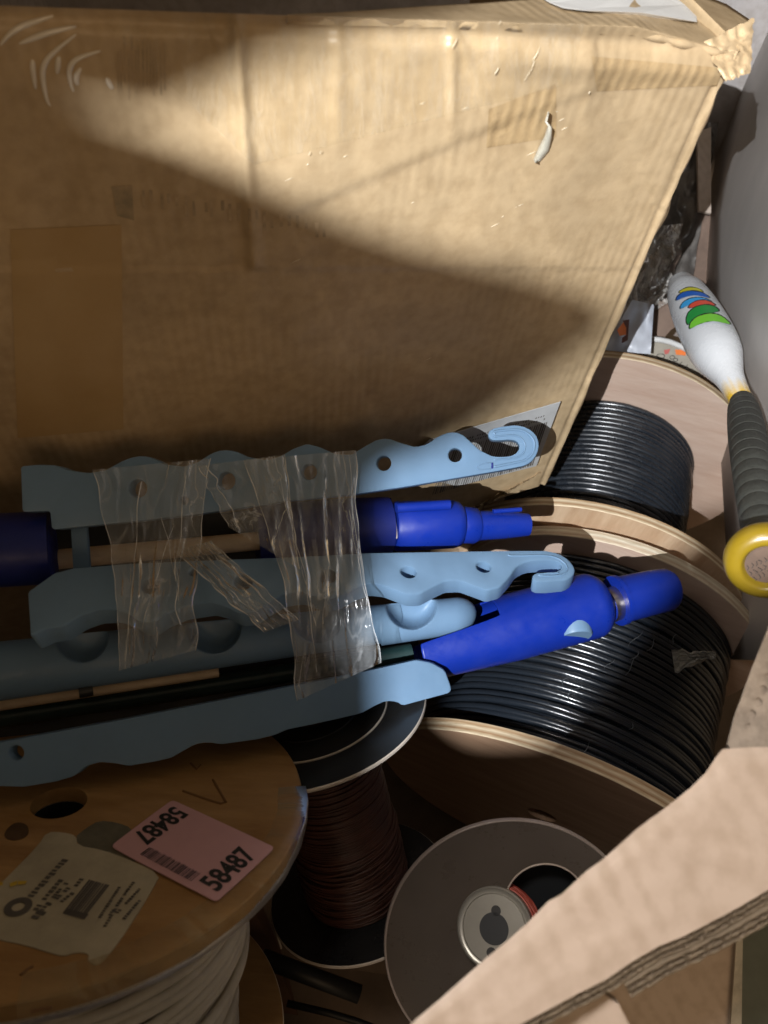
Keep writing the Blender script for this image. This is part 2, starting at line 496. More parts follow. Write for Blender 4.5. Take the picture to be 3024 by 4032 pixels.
M['film_cable'] = film('film_over_cable', tint=(.6, .62, .65), haze=.003, scale=(16, 4, 1), bump=.35, rough=.14, ior=1.22)
M['scrap'] = mat('grey_film_scrap', (.32, .31, .27), .4, noise_amt=.5, noise_scale=60, bump=1.0, bump_scale=80)
M['bag_dark'] = mat('dark_plastic_bag', (.26, .24, .22), .25, noise_amt=.65, noise_scale=16, bump=.8, bump_scale=18)
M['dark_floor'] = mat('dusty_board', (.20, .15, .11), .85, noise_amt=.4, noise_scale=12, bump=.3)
M['slate'] = mat('grey_green_concrete', (.20, .23, .20), .8, noise_amt=.2, noise_scale=30)

FLOOR = -1.128
for key_, lo_, hi_ in (('light_blue', .28, .62), ('blue', .26, .58), ('navy', .35, .65), ('grey_plastic', .22, .5), ('bat_white', .15, .4), ('cable', .16, .42)):
    m_ = M[key_]; N_ = m_.node_tree.nodes; L_ = m_.node_tree.links
    t_ = N_.new('ShaderNodeTexCoord'); z_ = N_.new('ShaderNodeTexNoise'); z_.inputs['Scale'].default_value = 38; z_.inputs['Detail'].default_value = 8
    z_.inputs['Roughness'].default_value = .75
    r_ = N_.new('ShaderNodeMapRange'); r_.inputs[1].default_value = .35; r_.inputs[2].default_value = .65
    r_.inputs[3].default_value = lo_; r_.inputs[4].default_value = hi_
    L_.new(t_.outputs['Object'], z_.inputs['Vector']); L_.new(z_.outputs['Fac'], r_.inputs[0])
    L_.new(r_.outputs[0], N_['Principled BSDF'].inputs['Roughness'])

# ------------------------------------------------------------------ the bin
bin_ = thing('cardboard_bin', 'large open cardboard bin with thick corrugated walls holding spools, box and bat', 'bin', Vector((0.1, 0.4, FLOOR)))
new_obj('floor_panel', mesh_from([(-1.0, -.35, FLOOR), (1.1, -.35, FLOOR), (1.1, 1.6, FLOOR), (-1.0, 1.6, FLOOR)], [(0, 1, 2, 3)]), M['dark_floor'], bin_)
def slab(pts, t):
    """thin box from quad + thickness vector"""
    V = list(pts) + [p + t for p in pts]
    return mesh_from(V, [(0, 1, 2, 3), (7, 6, 5, 4), (0, 4, 5, 1), (1, 5, 6, 2), (2, 6, 7, 3), (3, 7, 4, 0)])
new_obj('back_wall', slab([Vector((-1.0, 1.25, FLOOR)), Vector((1.1, 1.25, FLOOR)), Vector((1.1, 1.25, .35)), Vector((-1.0, 1.25, .35))], Vector((0, .012, 0))), M['board_wall'], bin_)
new_obj('side_wall', slab([Vector((-.62, 1.25, FLOOR)), Vector((-.62, -.2, FLOOR)), Vector((-.62, -.2, -.05)), Vector((-.62, 1.25, -.05))], Vector((-.012, 0, 0))), M['board_wall'], bin_)
# right wall: bowed sheet, nearer the camera to the right
def wall_right():
    left = [(3075, -300, 1.32), (3010, 0, 1.30), (2905, 350, 1.28), (2838, 620, 1.27), (2798, 850, 1.26), (2795, 1100, 1.24), (2800, 1400, 1.22), (2855, 1700, 1.15), (2880, 2100, 1.05), (2900, 2600, .95)]
    V, Fc, U = [], [], []
    nc = 14
    for i in range(28):
        t = i / 27 * (len(left) - 1); k = min(int(t), len(left) - 2); f = t - k
        a = [left[k][j] * (1-f) + left[k+1][j] * f for j in range(3)]
        for j in range(nc):
            s = j / (nc - 1)
            px = a[0] + s * 900
            d = 1 / ((1 / a[2]) * (1 - s) + (1 / .42) * s)
            d += .018 * math.sin(s * 9 + i * .25) * (1 - s) + .01 * noise.noise(Vector((i * .3, j * .4, 0)))
            V.append(P(px, a[1] , d))
    for i in range(27):
        for j in range(nc - 1):
            Fc.append((i*nc+j, i*nc+j+1, (i+1)*nc+j+1, (i+1)*nc+j))
    return mesh_from(V, Fc)
o = new_obj('right_wall', wall_right(), mat('grey_bin_wall', (.60, .56, .53), .5, col2=(.46, .44, .42), noise_scale=5, stretch=(1, 1, .35), bump=.3, bump_scale=14), bin_, smooth=True)
sm = o.modifiers.new('thickness', 'SOLIDIFY'); sm.thickness = .008; sm.offset = -1

# near rim panel (lower right of the photo)
FA, FB = P(2038, 4050, .300), P(3300, 3395, .345)       # along the cut edge
def rimpt(px, py):
    s = ((px - 1500) + (4032 - py) * .5) / 2200
    return P(px, py, .302 + .05 * s + .00002 * max(0, 4032 - py))
up_edge = [(1560, 4110), (1643, 4030), (1744, 3945), (1913, 3793), (2000, 3722), (2081, 3650), (2166, 3561), (2216, 3536), (2316, 3442), (2385, 3393), (2523, 3269), (2627, 3193), (2731, 3109), (2790, 3050), (2828, 2992), (2856, 2957), (2960, 2950), (3100, 2948), (3300, 2940)]
lo_edge = [(1900, 4130), (1960, 4085), (2038, 4040), (2210, 3947), (2385, 3857), (2455, 3810), (2523, 3767), (2593, 3726), (2700, 3683), (2800, 3630), (2900, 3577), (3024, 3504), (3080, 3474), (3130, 3447), (3170, 3425), (3200, 3410), (3230, 3392), (3260, 3376), (3300, 3350)]
def strip_mesh(A, B, n=10, fn=rimpt, bulge=None, m2=5):
    V, Fc, U = [], [], []
    # refine along
    def ref(L):
        o = []
        for i in range(len(L) - 1):
            for j in range(m2):
                f = j / m2
                o.append((L[i][0]*(1-f)+L[i+1][0]*f, L[i][1]*(1-f)+L[i+1][1]*f))
        return o + [L[-1]]
    A, B = ref(A), ref(B)
    for i in range(len(A)):
        for j in range(n + 1):
            t = j / n
            p = fn(A[i][0]*(1-t)+B[i][0]*t, A[i][1]*(1-t)+B[i][1]*t)
            if bulge: p = p + bulge(i / (len(A) - 1), t)
            V.append(p); U.append((i / len(A), t))
    for i in range(len(A) - 1):
        for j in range(n):
            Fc.append((i*(n+1)+j, (i+1)*(n+1)+j, (i+1)*(n+1)+j+1, i*(n+1)+j+1))
    return mesh_from(V, Fc, U)
toward = -cw(0, 0, -1)
def rim_bulge(s, t):
    e = 0
    if t < .12: e = -(1 - t / .12) ** 2 * .003
    return toward * (e + (.0016 * noise.noise(Vector((s * 7, t * 2, 1)))) * math.sin(t * math.pi) + .0004 * noise.noise(Vector((s * 20, t * 6, 4))) * math.sin(t * math.pi))
o = new_obj('rim_panel', strip_mesh(up_edge, lo_edge, 24, bulge=rim_bulge), M['board_bin'], bin_, smooth=True)
# the panel's inner liner, dropping down into the bin
Vd = [rimpt(x + 40, y + 40) * 1.035 for (x, y) in up_edge]
Vd2 = [P(x + 260, y + 420, .95) for (x, y) in up_edge]
k = len(Vd)
new_obj('front_wall', mesh_from(Vd + Vd2, [(i, i+1, k+i+1, k+i) for i in range(k-1)]), M['board_wall'], bin_)
new_obj('front_wall', slab([Vector((-.62, -.12, FLOOR)), Vector((.06, -.12, FLOOR)), Vector((.06, -.12, -.32)), Vector((-.62, -.12, -.32))], Vector((0, -.012, 0))), M['board_wall'], bin_)

# corrugated cut edge: liners and wavy medium
def fluted(edge, layers, th, reach, thick_dir, in_dir, period=.0085, amp=.9):
    """edge: list of world points along the cut; builds liners + waves between them"""
    parts = []
    L = [0]
    for i in range(1, len(edge)): L.append(L[-1] + (edge[i] - edge[i-1]).length)
    def at(s):
        for i in range(1, len(edge)):
            if s <= L[i] or i == len(edge) - 1:
                f = (s - L[i-1]) / (L[i] - L[i-1])
                return edge[i-1].lerp(edge[i], f)
    tot = L[-1]
    def ribbon(off, tk, n, ph=None):
        V = []; Fc = []
        for i in range(n + 1):
            s = tot * i / n
            o = off + .0004 * noise.noise(Vector((s * 60, off * 900, 3)))
            if ph is not None:
                o += math.sin(2 * math.pi * s / period + ph + .8*noise.noise(Vector((s * 40, off * 300, 0)))) * th * .5 * amp
            c = at(s) + thick_dir * o + in_dir * (.0006 * noise.noise(Vector((s * 200, off * 700, 7))))
            for q in (c, c + thick_dir * tk, c + thick_dir * tk + in_dir * reach, c + in_dir * reach):
                V.append(q)
        for i in range(n):
            for j in range(4):
                j2 = (j + 1) % 4
                Fc.append((i*4+j, i*4+j2, (i+1)*4+j2, (i+1)*4+j))
        return V, Fc
    for l in range(layers + 1):
        parts.append(ribbon(l * th, .0009 if l in (0, layers) else .0007, 260))
    for l in range(layers):
        parts.append(ribbon(l * th + th * .5, .00065, 900, ph=l * 1.9))
    V, Fc = join(parts)
    return mesh_from(V, Fc)
e_pts = [rimpt(x, y) for x, y in lo_edge]
e_dir = (e_pts[-1] - e_pts[0]).normalized()
in_dir = (cw(-.48, .86, 0) - e_dir * e_dir.dot(cw(-.48, .86, 0))).normalized()       # back into the sheet
th_dir = (cw(.30, -.60, -.38)).normalized()
new_obj('cut_edge', fluted(e_pts, 2, .0048, .03, th_dir, (in_dir * .45 + (-toward)).normalized()), M['board_edge'], bin_)
e2 = [p + th_dir * .0102 for p in [rimpt(x, y) for x, y in [(2440, 3838), (2523, 3790), (2593, 3748), (2700, 3700), (2800, 3650), (2900, 3600), (3024, 3527), (3170, 3448), (3300, 3375)]]]
new_obj('doubled_edge', fluted(e2, 2, .0052, .03, th_dir, (in_dir * .45 + (-toward)).normalized(), period=.0105), M['board_edge'], bin_)
# right-hand cut end of the wall with its row of flute holes
sp = [(2856, 2957), (2880, 2850), (2925, 2720), (2975, 2590), (3030, 2450), (3090, 2300)]
wside = [P(x, y, .40 + (2957 - y) * .00004) for x, y in sp]
fs_ = lambda x, y: P(x, y, .395 + (2957 - y) * .00004)
so_ = resample(smooth_poly([(2856, 2957), (2880, 2850), (2925, 2720), (2975, 2590), (3030, 2450), (3090, 2300), (3260, 2300), (3200, 2700), (3100, 2965), (2960, 2975)], 1), 40)
so_ = [(x + 4 * noise.noise(Vector((x / 30, y / 30, 2))), y + 4 * noise.noise(Vector((x / 30, y / 30, 9)))) for x, y in so_]
hs_ = [circle(x, y, rx__, ry__, 14, rot=.5) for x, y, rx__, ry__ in ((2944, 2862, 9, 12), (2962, 2812, 17, 14), (2985, 2765, 17, 15), (3004, 2716, 16, 15), (3022, 2668, 16, 14), (3040, 2620, 15, 14), (3056, 2572, 15, 14))]
new_obj('side_cut_edge', plate(so_, hs_, fs_, cw(.02, 0, -.012), bevel=.0008), mat('cut_end_board', (.46, .39, .32), .85, noise_amt=.4, noise_scale=90, bump=.6, bump_scale=140), bin_)
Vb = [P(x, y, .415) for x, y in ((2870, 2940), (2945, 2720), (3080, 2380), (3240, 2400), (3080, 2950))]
new_obj('dark_hole_sheet', mesh_from(Vb, [(0, 1, 2, 3, 4)]), M['ink_grey'], bin_)  # dark sheet stands in for the shade inside the flute holes
Vs2 = [P(CX + (x - CX) * 1.25, y, .80) for x, y in sp]
new_obj('side_liner', mesh_from(wside + Vs2, [(i, i+1, len(wside)+i+1, len(wside)+i) for i in range(len(wside)-1)]), M['board_wall'], bin_)
# outer flap hanging outside, under the cut edge
ofl = [P(1950, 4100, .345), P(2360, 3900, .345), P(2440, 3960, .345), P(2560, 4200, .345), P(1950, 4300, .345)]
new_obj('outer_flap', mesh_from(ofl + [p - toward * .006 for p in ofl], [(0, 1, 2, 3, 4), (9, 8, 7, 6, 5)] + [(i, (i+1) % 5, 5+(i+1) % 5, 5+i) for i in range(5)]), M['board_bin'], bin_)

# ground outside the bin (bottom right corner)
gr = new_obj('ground', mesh_from([P(2000, 3500, .95), P(3600, 3300, .95), P(3600, 4600, .80), P(2000, 4600, .80)], [(0, 1, 2, 3)]), M['slate']); gr['kind'] = 'structure'
def slab_thing(name, label, cat, pts, d, tk, m, mm=None):
    V = [P(x, y, d) for x, y in pts]; n = len(V)
    me = mesh_from(V + [p - toward * tk for p in V], [tuple(range(n)), tuple(range(n, 2*n))[::-1]] + [(i, (i+1) % n, n+(i+1) % n, n+i) for i in range(n)])
    base = V[0].copy()
    me.transform(Matrix.Translation(-base))
    o = new_obj(name, me, m); o.location = base
    o['label'] = label; o['category'] = cat
    return o
slab_thing('folded_cardboard', 'tan folded cardboard on the ground outside the bin, below its doubled edge', 'cardboard', [(2380, 3800), (2920, 3700), (2885, 4300), (2300, 4300)], .60, .01, M['board_bin'])
slab_thing('clear_tape_strip', 'crinkled whitish tape strip at the grey floor, bottom right corner', 'tape', [(2900, 3700), (2925, 3700), (2920, 4035), (2935, 4300), (2862, 4300), (2880, 4000)], .595, .0015, mat('whitish_tape', (.52, .50, .42), .3, noise_amt=.5, noise_scale=30, bump=1.0, bump_scale=40))

# ------------------------------------------------------------------ big cardboard box
BQ = P(2120, 1915, .90)
def bx(px, py, lift=0.0): return on(px, py, BQ, BN, lift)
box = thing('cardboard_box', 'big scuffed brown cardboard box leaning behind the blue plastic racks', 'box', bx(1000, 2200))
def face_pt(s, t):
    """s across 0..1, t down 0..1 in photo coords of the face"""
    lx, ly = -420, 2 + 2700 * t
    rx_, ry_ = 2862 + (2120 - 2862) * t, 205 + (1915 - 205) * t
    top = 22 + .034 * (lx + (rx_ - lx) * s)
    x = lx + (rx_ - lx) * s
    y0 = top if True else 0
    # blend: straight top edge, slanted bottom edge
    y = (ly * (1 - s) + ry_ * s)
    yt = 22 + .034 * x if x < 2500 else 107 + (x - 2500) * .27
    ytl = 2 * (1 - s) + 205 * s
    y += (yt - ytl) * (1 - t) ** 3
    return x, y
def buckle(x, y):
    z = .0035 * noise.noise(Vector((x / 700, y / 900, 2))) + .0012 * noise.noise(Vector((x / 160, y / 260, 5)))
    for cx0, amp, wd in ((958 + (y - 500) * .075, .0045, 26), (1330, .0018, 30), (2330 - y * .05, .001, 24), (1780, .0022, 18)):
        dx = (x - cx0) / wd
        fade = 1 if cx0 < 1000 else 1 / (1 + math.exp((y - 560) / 60))
        z += amp * math.exp(-dx * dx) * fade * (1 if y < 1100 else .4)
        z += amp * .9 * (1 / (1 + math.exp(-dx * 3)) - .5) * fade * .5
    # pressed fold near the top
    z -= .0035 * math.exp(-((y - 60 - .04 * x) / 40) ** 2)
    z += .0022 * math.exp(-((y - (250 + .05*(x-2000))) / 45) ** 2) * (1 / (1 + math.exp(-(x - 2050) / 80)))
    # tear diagonals
    for (x0, y0, x1, y1, amp) in ((1150, 840, 1950, 500, .0016), (1950, 500, 2380, 340, .0016)):
        L = math.hypot(x1-x0, y1-y0); ux, uy = (x1-x0)/L, (y1-y0)/L
        a = (x-x0)*ux + (y-y0)*uy; b = -(x-x0)*uy + (y-y0)*ux
        if -20 < a < L + 20: z += amp * (1/(1+math.exp(b/7)) - .5)
    return z
NS, NT = 230, 180
V, Fc, U = [], [], []
for i in range(NS + 6):
    for j in range(NT + 1):
        t = j / NT
        s = min(1, i / (NS - 1))
        x, y = face_pt(s, t)
        p = bx(x, y, buckle(x, y))
        e = i - (NS - 1)
        if e > 0:                      # rounded corner then the side going back
            ex = (.004, .0075, .0095, .0135, .016, .0165)[e - 1]
            ez = (-.0025, -.0012, .0006, -.001, -.012, -.42)[e - 1]
            k_ = .8 + .35 * noise.noise(Vector((t * 14, e, 0)))
            p = p + BU * ex * k_ + BN * ez
        V.append(p); U.append((i / NS * 3, t * 2))
for i in range(NS + 5):
    for j in range(NT):
        Fc.append((i*(NT+1)+j, i*(NT+1)+j+1, (i+1)*(NT+1)+j+1, (i+1)*(NT+1)+j))
new_obj('front_panel', mesh_from(V, Fc, U), M['board'], box, smooth=True)
# bottom + left + back closing panels
bl, br = bx(-420, 2702), bx(2120, 1915)
tl = bx(-420, 10)
new_obj('bottom_panel', mesh_from([bl, br, br - BN * .42, bl - BN * .42], [(0, 1, 2, 3)]), M['board'], box)
# top panel and torn flap, rising behind the top edge
def topd(px, py):
    ey = 22 + .034 * px if px < 2500 else 107 + (px - 2500) * .27
    r = bx(px, min(ey, 215))
    d0 = -(R.transposed() @ r).z
    return P(px, py, d0 + max(0, ey - py) * .00045 + .0035 * noise.noise(Vector((px / 90, py / 50, 3))) * min(1, max(0, (px - 1400) / 900)))
back = [(1130, 56), (1300, 50), (1420, 42), (1560, 32), (1700, 22), (1900, 10), (2110, -8), (2300, -30), (2500, -60), (2650, -55), (2780, -15), (2860, 15), (2905, 45), (2950, 75), (2962, 130), (2952, 190)]
fr = [(1130, 62), (1300, 67), (1420, 72), (1560, 78), (1700, 84), (1900, 92), (2110, 100), (2300, 106), (2500, 113), (2600, 140), (2700, 166), (2760, 182), (2800, 194), (2830, 202), (2850, 210), (2870, 235)]
V, Fc = [], []
nb = 14
def refl(L, m2=8):
    o = []
    for i in range(len(L) - 1):
        for j in range(m2):
            f = j / m2
            o.append((L[i][0]*(1-f)+L[i+1][0]*f, L[i][1]*(1-f)+L[i+1][1]*f))
    return o + [L[-1]]
b2, f2 = refl(back), refl(fr)
for i in range(len(b2)):
    for j in range(nb + 1):
        t = j / nb
        V.append(topd(f2[i][0]*(1-t)+b2[i][0]*t, f2[i][1]*(1-t)+b2[i][1]*t))
for i in range(len(b2) - 1):
    for j in range(nb):
        Fc.append((i*(nb+1)+j, (i+1)*(nb+1)+j, (i+1)*(nb+1)+j+1, i*(nb+1)+j+1))
o = new_obj('top_flap', mesh_from(V, Fc), M['board'], box, smooth=True)
o.modifiers.new('thickness', 'SOLIDIFY').thickness = .004
# crumpled torn corner
V, Fc = [], []
g = [(2760, 170), (2968, 70), (2955, 285), (2858, 322)]
n_ = 15
for i in range(n_ + 1):
    for j in range(n_ + 1):
        a, b = i / n_, j / n_
        x = (g[0][0]*(1-a)+g[1][0]*a)*(1-b) + (g[3][0]*(1-a)+g[2][0]*a)*b
        y = (g[0][1]*(1-a)+g[1][1]*a)*(1-b) + (g[3][1]*(1-a)+g[2][1]*a)*b
        x += 14 * noise.noise(Vector((b * 9, a * 2, 3))); y += 14 * noise.noise(Vector((a * 9, b * 2, 8)))
        d = .484 - .007 * abs(noise.noise(Vector((a * 4, b * 5, 1)))) - .003 * noise.noise(Vector((a * 9, b * 8, 9)))
        V.append(P(x, y, d + .012 * a))
for i in range(n_):
    for j in range(n_):
        Fc.append((i*(n_+1)+j, (i+1)*(n_+1)+j, (i+1)*(n_+1)+j+1, i*(n_+1)+j+1))
new_obj('crushed_corner', mesh_from(V, Fc), M['board'], box, smooth=True)
# white label on the top flap
lab = [(2118, -6), (2160, 22), (2215, 44), (2300, 54), (2420, 58), (2520, 62), (2620, 78), (2738, 97), (2735, 75), (2690, 30), (2640, -10), (2550, -45), (2300, -30)]
def topl(x, y): return topd(x, y) + toward * .003
me = poly_on(lab, topl, .0004, toward)
new_obj('white_label', me, M['paper'], box)
# shipping label near the lower right corner, with bars
LL = [(1690, 1733), (2207, 1583), (2112, 1835), (1800, 1915), (1560, 1850)]
def bl_(l): return lambda x, y: bx(x, y, .004 + l)
new_obj('shipping_label', poly_on(LL, bl_(.0012), .0006, BN), mat('grey_label', (.44, .45, .45), .5, noise_amt=.15, noise_scale=60), box)
rnd = random.Random(4)
parts = []
def quad(pts): return ([*pts], [(0, 1, 2, 3)])
for i in range(44):                      # bar code, and rows of small type above it
    f = i / 44
    x0 = 1760 + f * 400; y0 = 1778 - f * 118
    wdt = rnd.choice((2.2, 3, 4.5, 6)); ln = 170
    fn = bl_(.0017)
    parts.append(quad([fn(x0, y0), fn(x0 + wdt, y0 - wdt * .29), fn(x0 + wdt - 58, y0 + ln), fn(x0 - 58, y0 + ln)]))
for r_ in range(2):
    for i in range(36):
        f = i / 36
        if rnd.random() < .2: continue
        x0 = 1800 + f * 360 - r_ * 8; y0 = 1735 - f * 105 + r_ * 15
        hgt = rnd.uniform(5, 9)
        fn = bl_(.0017)
        parts.append(quad([fn(x0, y0), fn(x0 + 5, y0 - 1.5), fn(x0 + 2, y0 + hgt - 1.5), fn(x0 - 3, y0 + hgt)]))
V, Fc = join(parts)
new_obj('label_print', mesh_from(V, Fc), M['ink_grey'], box)
# darker taped patch, printed smudges, drip of torn tape

# torn curl hanging from the tape
curl = [(2160, 440), (2150, 480), (2165, 500), (2158, 540), (2140, 590), (2115, 630), (2108, 640)]
wd = [3, 6, 9, 14, 20, 14, 4]
V, Fc = [], []
for i, ((x, y), q) in enumerate(zip(curl, wd)):
    for s, z in ((-1, .004), (0, .012), (1, .005)):
        V.append(bx(x + s * q, y + s * q * .3, z + .004 * math.sin(i)))
for i in range(len(curl) - 1):
    for j in range(2): Fc.append((i*3+j, (i+1)*3+j, (i+1)*3+j+1, i*3+j+1))
new_obj('tape_curl', mesh_from(V, Fc), mat('dull_tape', (.42, .40, .33), .3, bump=.5), box, smooth=True)
# clear tape over the upper part and its wrinkles
def sheet_on_box(quadpx, n1, n2, lift, amp, seed, name, m):
    V, Fc, U = [], [], []
    for i in range(n1 + 1):
        for j in range(n2 + 1):
            a, b = i / n1, j / n2
            x = (quadpx[0][0]*(1-a)+quadpx[1][0]*a)*(1-b) + (quadpx[3][0]*(1-a)+quadpx[2][0]*a)*b
            y = (quadpx[0][1]*(1-a)+quadpx[1][1]*a)*(1-b) + (quadpx[3][1]*(1-a)+quadpx[2][1]*a)*b
            z = buckle(x, y) + lift + amp * abs(noise.noise(Vector((x / 60, y / 300, seed))))
            V.append(bx(x, y, z)); U.append((x / 3000, y / 3000))
    for i in range(n1):
        for j in range(n2):
            Fc.append((i*(n2+1)+j, (i+1)*(n2+1)+j, (i+1)*(n2+1)+j+1, i*(n2+1)+j+1))
    return new_obj(name, mesh_from(V, Fc, U), m, box, smooth=True)
M['film_box'].node_tree.nodes['Mapping'].inputs['Scale'].default_value = (90, 18, 1)
sheet_on_box([(380, 60), (2300, 95), (2250, 330), (1000, 650)], 160, 60, .0012, .0016, 1, 'clear_tape', M['film_box'])
# arcs of puckered film in the upper left, coloured pale for their highlights
arcs = [[(0, 178), (40, 130), (90, 100), (150, 80), (210, 62)],
        [(75, 172), (130, 150), (200, 125), (300, 103)],
        [(300, 135), (235, 185), (185, 230), (166, 275), (170, 330), (185, 400), (200, 418)],
        [(395, 200), (320, 222), (282, 245), (270, 285), (278, 330), (290, 362)],
        [(318, 268), (302, 290), (300, 320), (308, 335)], [(232, 222), (228, 250), (224, 290)], [(128, 235), (128, 270), (140, 350)], [(420, 305), (430, 330), (445, 350)]]
parts = []
for a in arcs:
    for _ in range(2):
        q = [a[0]]
        for i in range(len(a) - 1):
            q += [(a[i][0]*.75+a[i+1][0]*.25, a[i][1]*.75+a[i+1][1]*.25), (a[i][0]*.25+a[i+1][0]*.75, a[i][1]*.25+a[i+1][1]*.75)]
        a = q + [a[-1]]
    n_ = len(a)
    parts.append(tube([bx(x, y, buckle(x, y) + .0003) for x, y in a], [.0012 * math.sin(math.pi * (i + .6) / (n_ + .2)) + .0002 for i in range(n_)], 8))
mpk = mat('pucker_glint', (.72, .66, .55), .12, spec=.9)
for V, Fc in parts: new_obj('pucker_glint', mesh_from(V, Fc), mpk, box, smooth=True)
sheet_on_box([(1925, 430), (2190, 330), (2190, 540), (1915, 582)], 24, 16, .0006, 0, 2, 'brown_tape', M['tape_brown'])
sheet_on_box([(2330, 222), (2850, 268), (2822, 336), (2350, 360)], 40, 12, .0006, 0, 3, 'brown_tape', M['tape_brown'])
sheet_on_box([(40, 905), (478, 885), (486, 1690), (70, 1725)], 30, 30, .0005, 0, 4, 'amber_tape', mat('amber_tape', (.45, .315, .155), .36, col2=(.38, .25, .11), noise_scale=8, bump=.15, bump_scale=60))
sheet_on_box([(438, 735), (520, 728), (528, 868), (462, 850)], 12, 12, .0005, 0, 5, 'grey_smudge', mat('grey_smudge', (.22, .18, .11), .6, col2=(.42, .31, .18), noise_scale=70))
msm = mat('faded_stamp', (.26, .20, .12), .6, col2=(.47, .35, .21), noise_scale=90)
rs = random.Random(12)
for q in range(22):
    x = 560 + q * 34 + rs.uniform(-8, 8); y = 745 + q * 6 + rs.uniform(-12, 12); h_ = rs.uniform(30, 90)
    sheet_on_box([(x, y), (x + rs.uniform(8, 16), y), (x + 14, y + h_), (x + 2, y + h_)], 2, 6, .0004, 0, 6, 'faded_mark', msm)
for q in range(14):
    x = 460 + q * 14 + rs.uniform(-3, 3); y = 150 + rs.uniform(-10, 60)
    sheet_on_box([(x, y), (x + rs.uniform(4, 8), y), (x + 8, y + 190), (x + 2, y + 180)], 2, 8, .0004, 0, 7, 'faded_mark', msm)
# small scratches, and glints drawn as pale strokes
parts = []
rnd = random.Random(9)
marks = [((1655+312, 90), 3, 18), ((1958, 150), 3, 10), ((1955, 280), 6, 30), ((2110, 215), 3, 60), ((2085, 280), 2.5, 80), ((2320, 365), 7, 10), ((1790, 170), 5, 40), ((1262, 600), 3, 12), ((1217, 605), 3, 14)]
for (x, y), a, b in marks:
    pts = [(x + b * .25, y - b * .5), (x + b * .1, y - b * .1), (x - b * .12, y + b * .25), (x - b * .25, y + b * .5)]
    parts.append(tube([bx(u, v, buckle(u, v) + .0026) for u, v in pts], [.0001, a * .00005, a * .00005, .0001], 7))
for i in range(16):
    x = rnd.uniform(1000, 2350); y = rnd.uniform(380, 1500)
    b = rnd.uniform(4, 22)
    pts = [(x + b, y - b * .45), (x, y), (x - b, y + b * .45)]
    parts.append(tube([bx(u, v, buckle(u, v) + .0002) for u, v in pts], [.0001, .00025, .0001], 5))
msc = mat('scuff_glint', (.70, .62, .46), .2, spec=.9)
for V, Fc in parts: new_obj('scratch_glint', mesh_from(V, Fc), msc, box, smooth=True)
# crushed lower corner
parts = []
V, Fc = [], []
n_ = 22
for i in range(n_ + 1):
    for j in range(n_ + 1):
        a, b = i / n_, j / n_
        x = 1880 + 260 * a - 40 * b; y = 1985 - 130 * a + 55 * b * (1 - a * .6) + 8 * noise.noise(Vector((a*8, b*5, 2)))
        V.append(P(x, y, .885 - .022 * abs(noise.noise(Vector((a * 6, b * 6, 4)))) - .012 * noise.noise(Vector((a * 13, b * 12, 1)))))
for i in range(n_):
    for j in range(n_):
        Fc.append((i*(n_+1)+j, (i+1)*(n_+1)+j, (i+1)*(n_+1)+j+1, i*(n_+1)+j+1))
new_obj('crushed_corner', mesh_from(V, Fc), M['board'], box)

# ------------------------------------------------------------------ spools
def axis(az, el=0):
    return Vector((math.sin(az) * math.cos(el), -math.cos(az) * math.cos(el), math.sin(el)))
def flange(root, c, n, h_out, t, r, hole, face_m, rim_m, seg=160, name='flange', wob=.004, seed=0, bev=.0008):
    """disc from axial h_out (outer face) to h_out - t; rim gets its own material"""
    prof = [(h_out, hole), (h_out, r - bev), (h_out - bev, r), (h_out - t + bev, r), (h_out - t, r - bev), (h_out - t, hole)]
    me = lathe(c, n, prof, seg, True, wob, seed)
    # uv.y = -t..0 on the rim
    for d in me.uv_layers[0].data: d.uv = (d.uv[0], d.uv[1] - h_out)
    o = new_obj(name, me, [face_m, rim_m], root)
    nn = n.normalized()
    for p in me.polygons:
        if abs(p.normal.dot(nn)) < .75 and (p.center + root.location - c).cross(nn).length > r * .9:
            p.material_index = 1
    return o

nA, nB = axis(-.179), axis(-.27)
cA, cB = Vector((.275, .495, -.920)), Vector((.233, .210, -.926))
spA = thing('cable_spool', 'pale plywood spool of glossy thick black cable, between the brown box and the bat', 'cable spool', Vector((cA.x, cA.y + .13, FLOOR)), 'plywood spools of black cable')
flange(spA, cA, nA, 0, .012, .207, .03, M['ply_pale'], M['edge_pale'], seed=1)
flange(spA, cA, nA, -.250, .012, .207, .03, M['ply_pink'], M['edge_pale'], seed=2)
V, Fc = coils(cA, nA, .1245, .0041, -.0125, -.2495, jit=.0007, seed=3)
new_obj('cable', mesh_from(V, Fc), M['cable'], spA, smooth=True)
new_obj('core', lathe(cA, nA, [(-.013, .03), (-.013, .119), (-.249, .119), (-.249, .03)], 64), M['cable'], spA)

spB = thing('cable_spool', 'largest plywood spool of film-covered black cable, nearest one, under the blue nozzle', 'cable spool', Vector((cB.x, cB.y + .13, FLOOR)), 'plywood spools of black cable')
flange(spB, cB, nB, 0, .014, .200, .017, M['ply_brown'], M['edge_pale'], seed=5)
flange(spB, cB, nB, -.257, .014, .200, .03, M['ply_pink'], M['edge_white'], seed=6)
V1 = coils(cB, nB, .1640, .0039, -.0145, -.2565, seg=160, jit=.0009, tilt=.0012, seed=5)
V2 = coils(cB, nB, .1675, .0039, -.034, -.115, seg=160, jit=.0011, tilt=.0035, seed=8)
V, Fc = join([V1, V2])
new_obj('cable', mesh_from(V, Fc), M['cable_film'], spB, smooth=True)
new_obj('core', lathe(cB, nB, [(-.015, .03), (-.015, .1615), (-.256, .1615), (-.256, .03)], 64), M['cable'], spB)
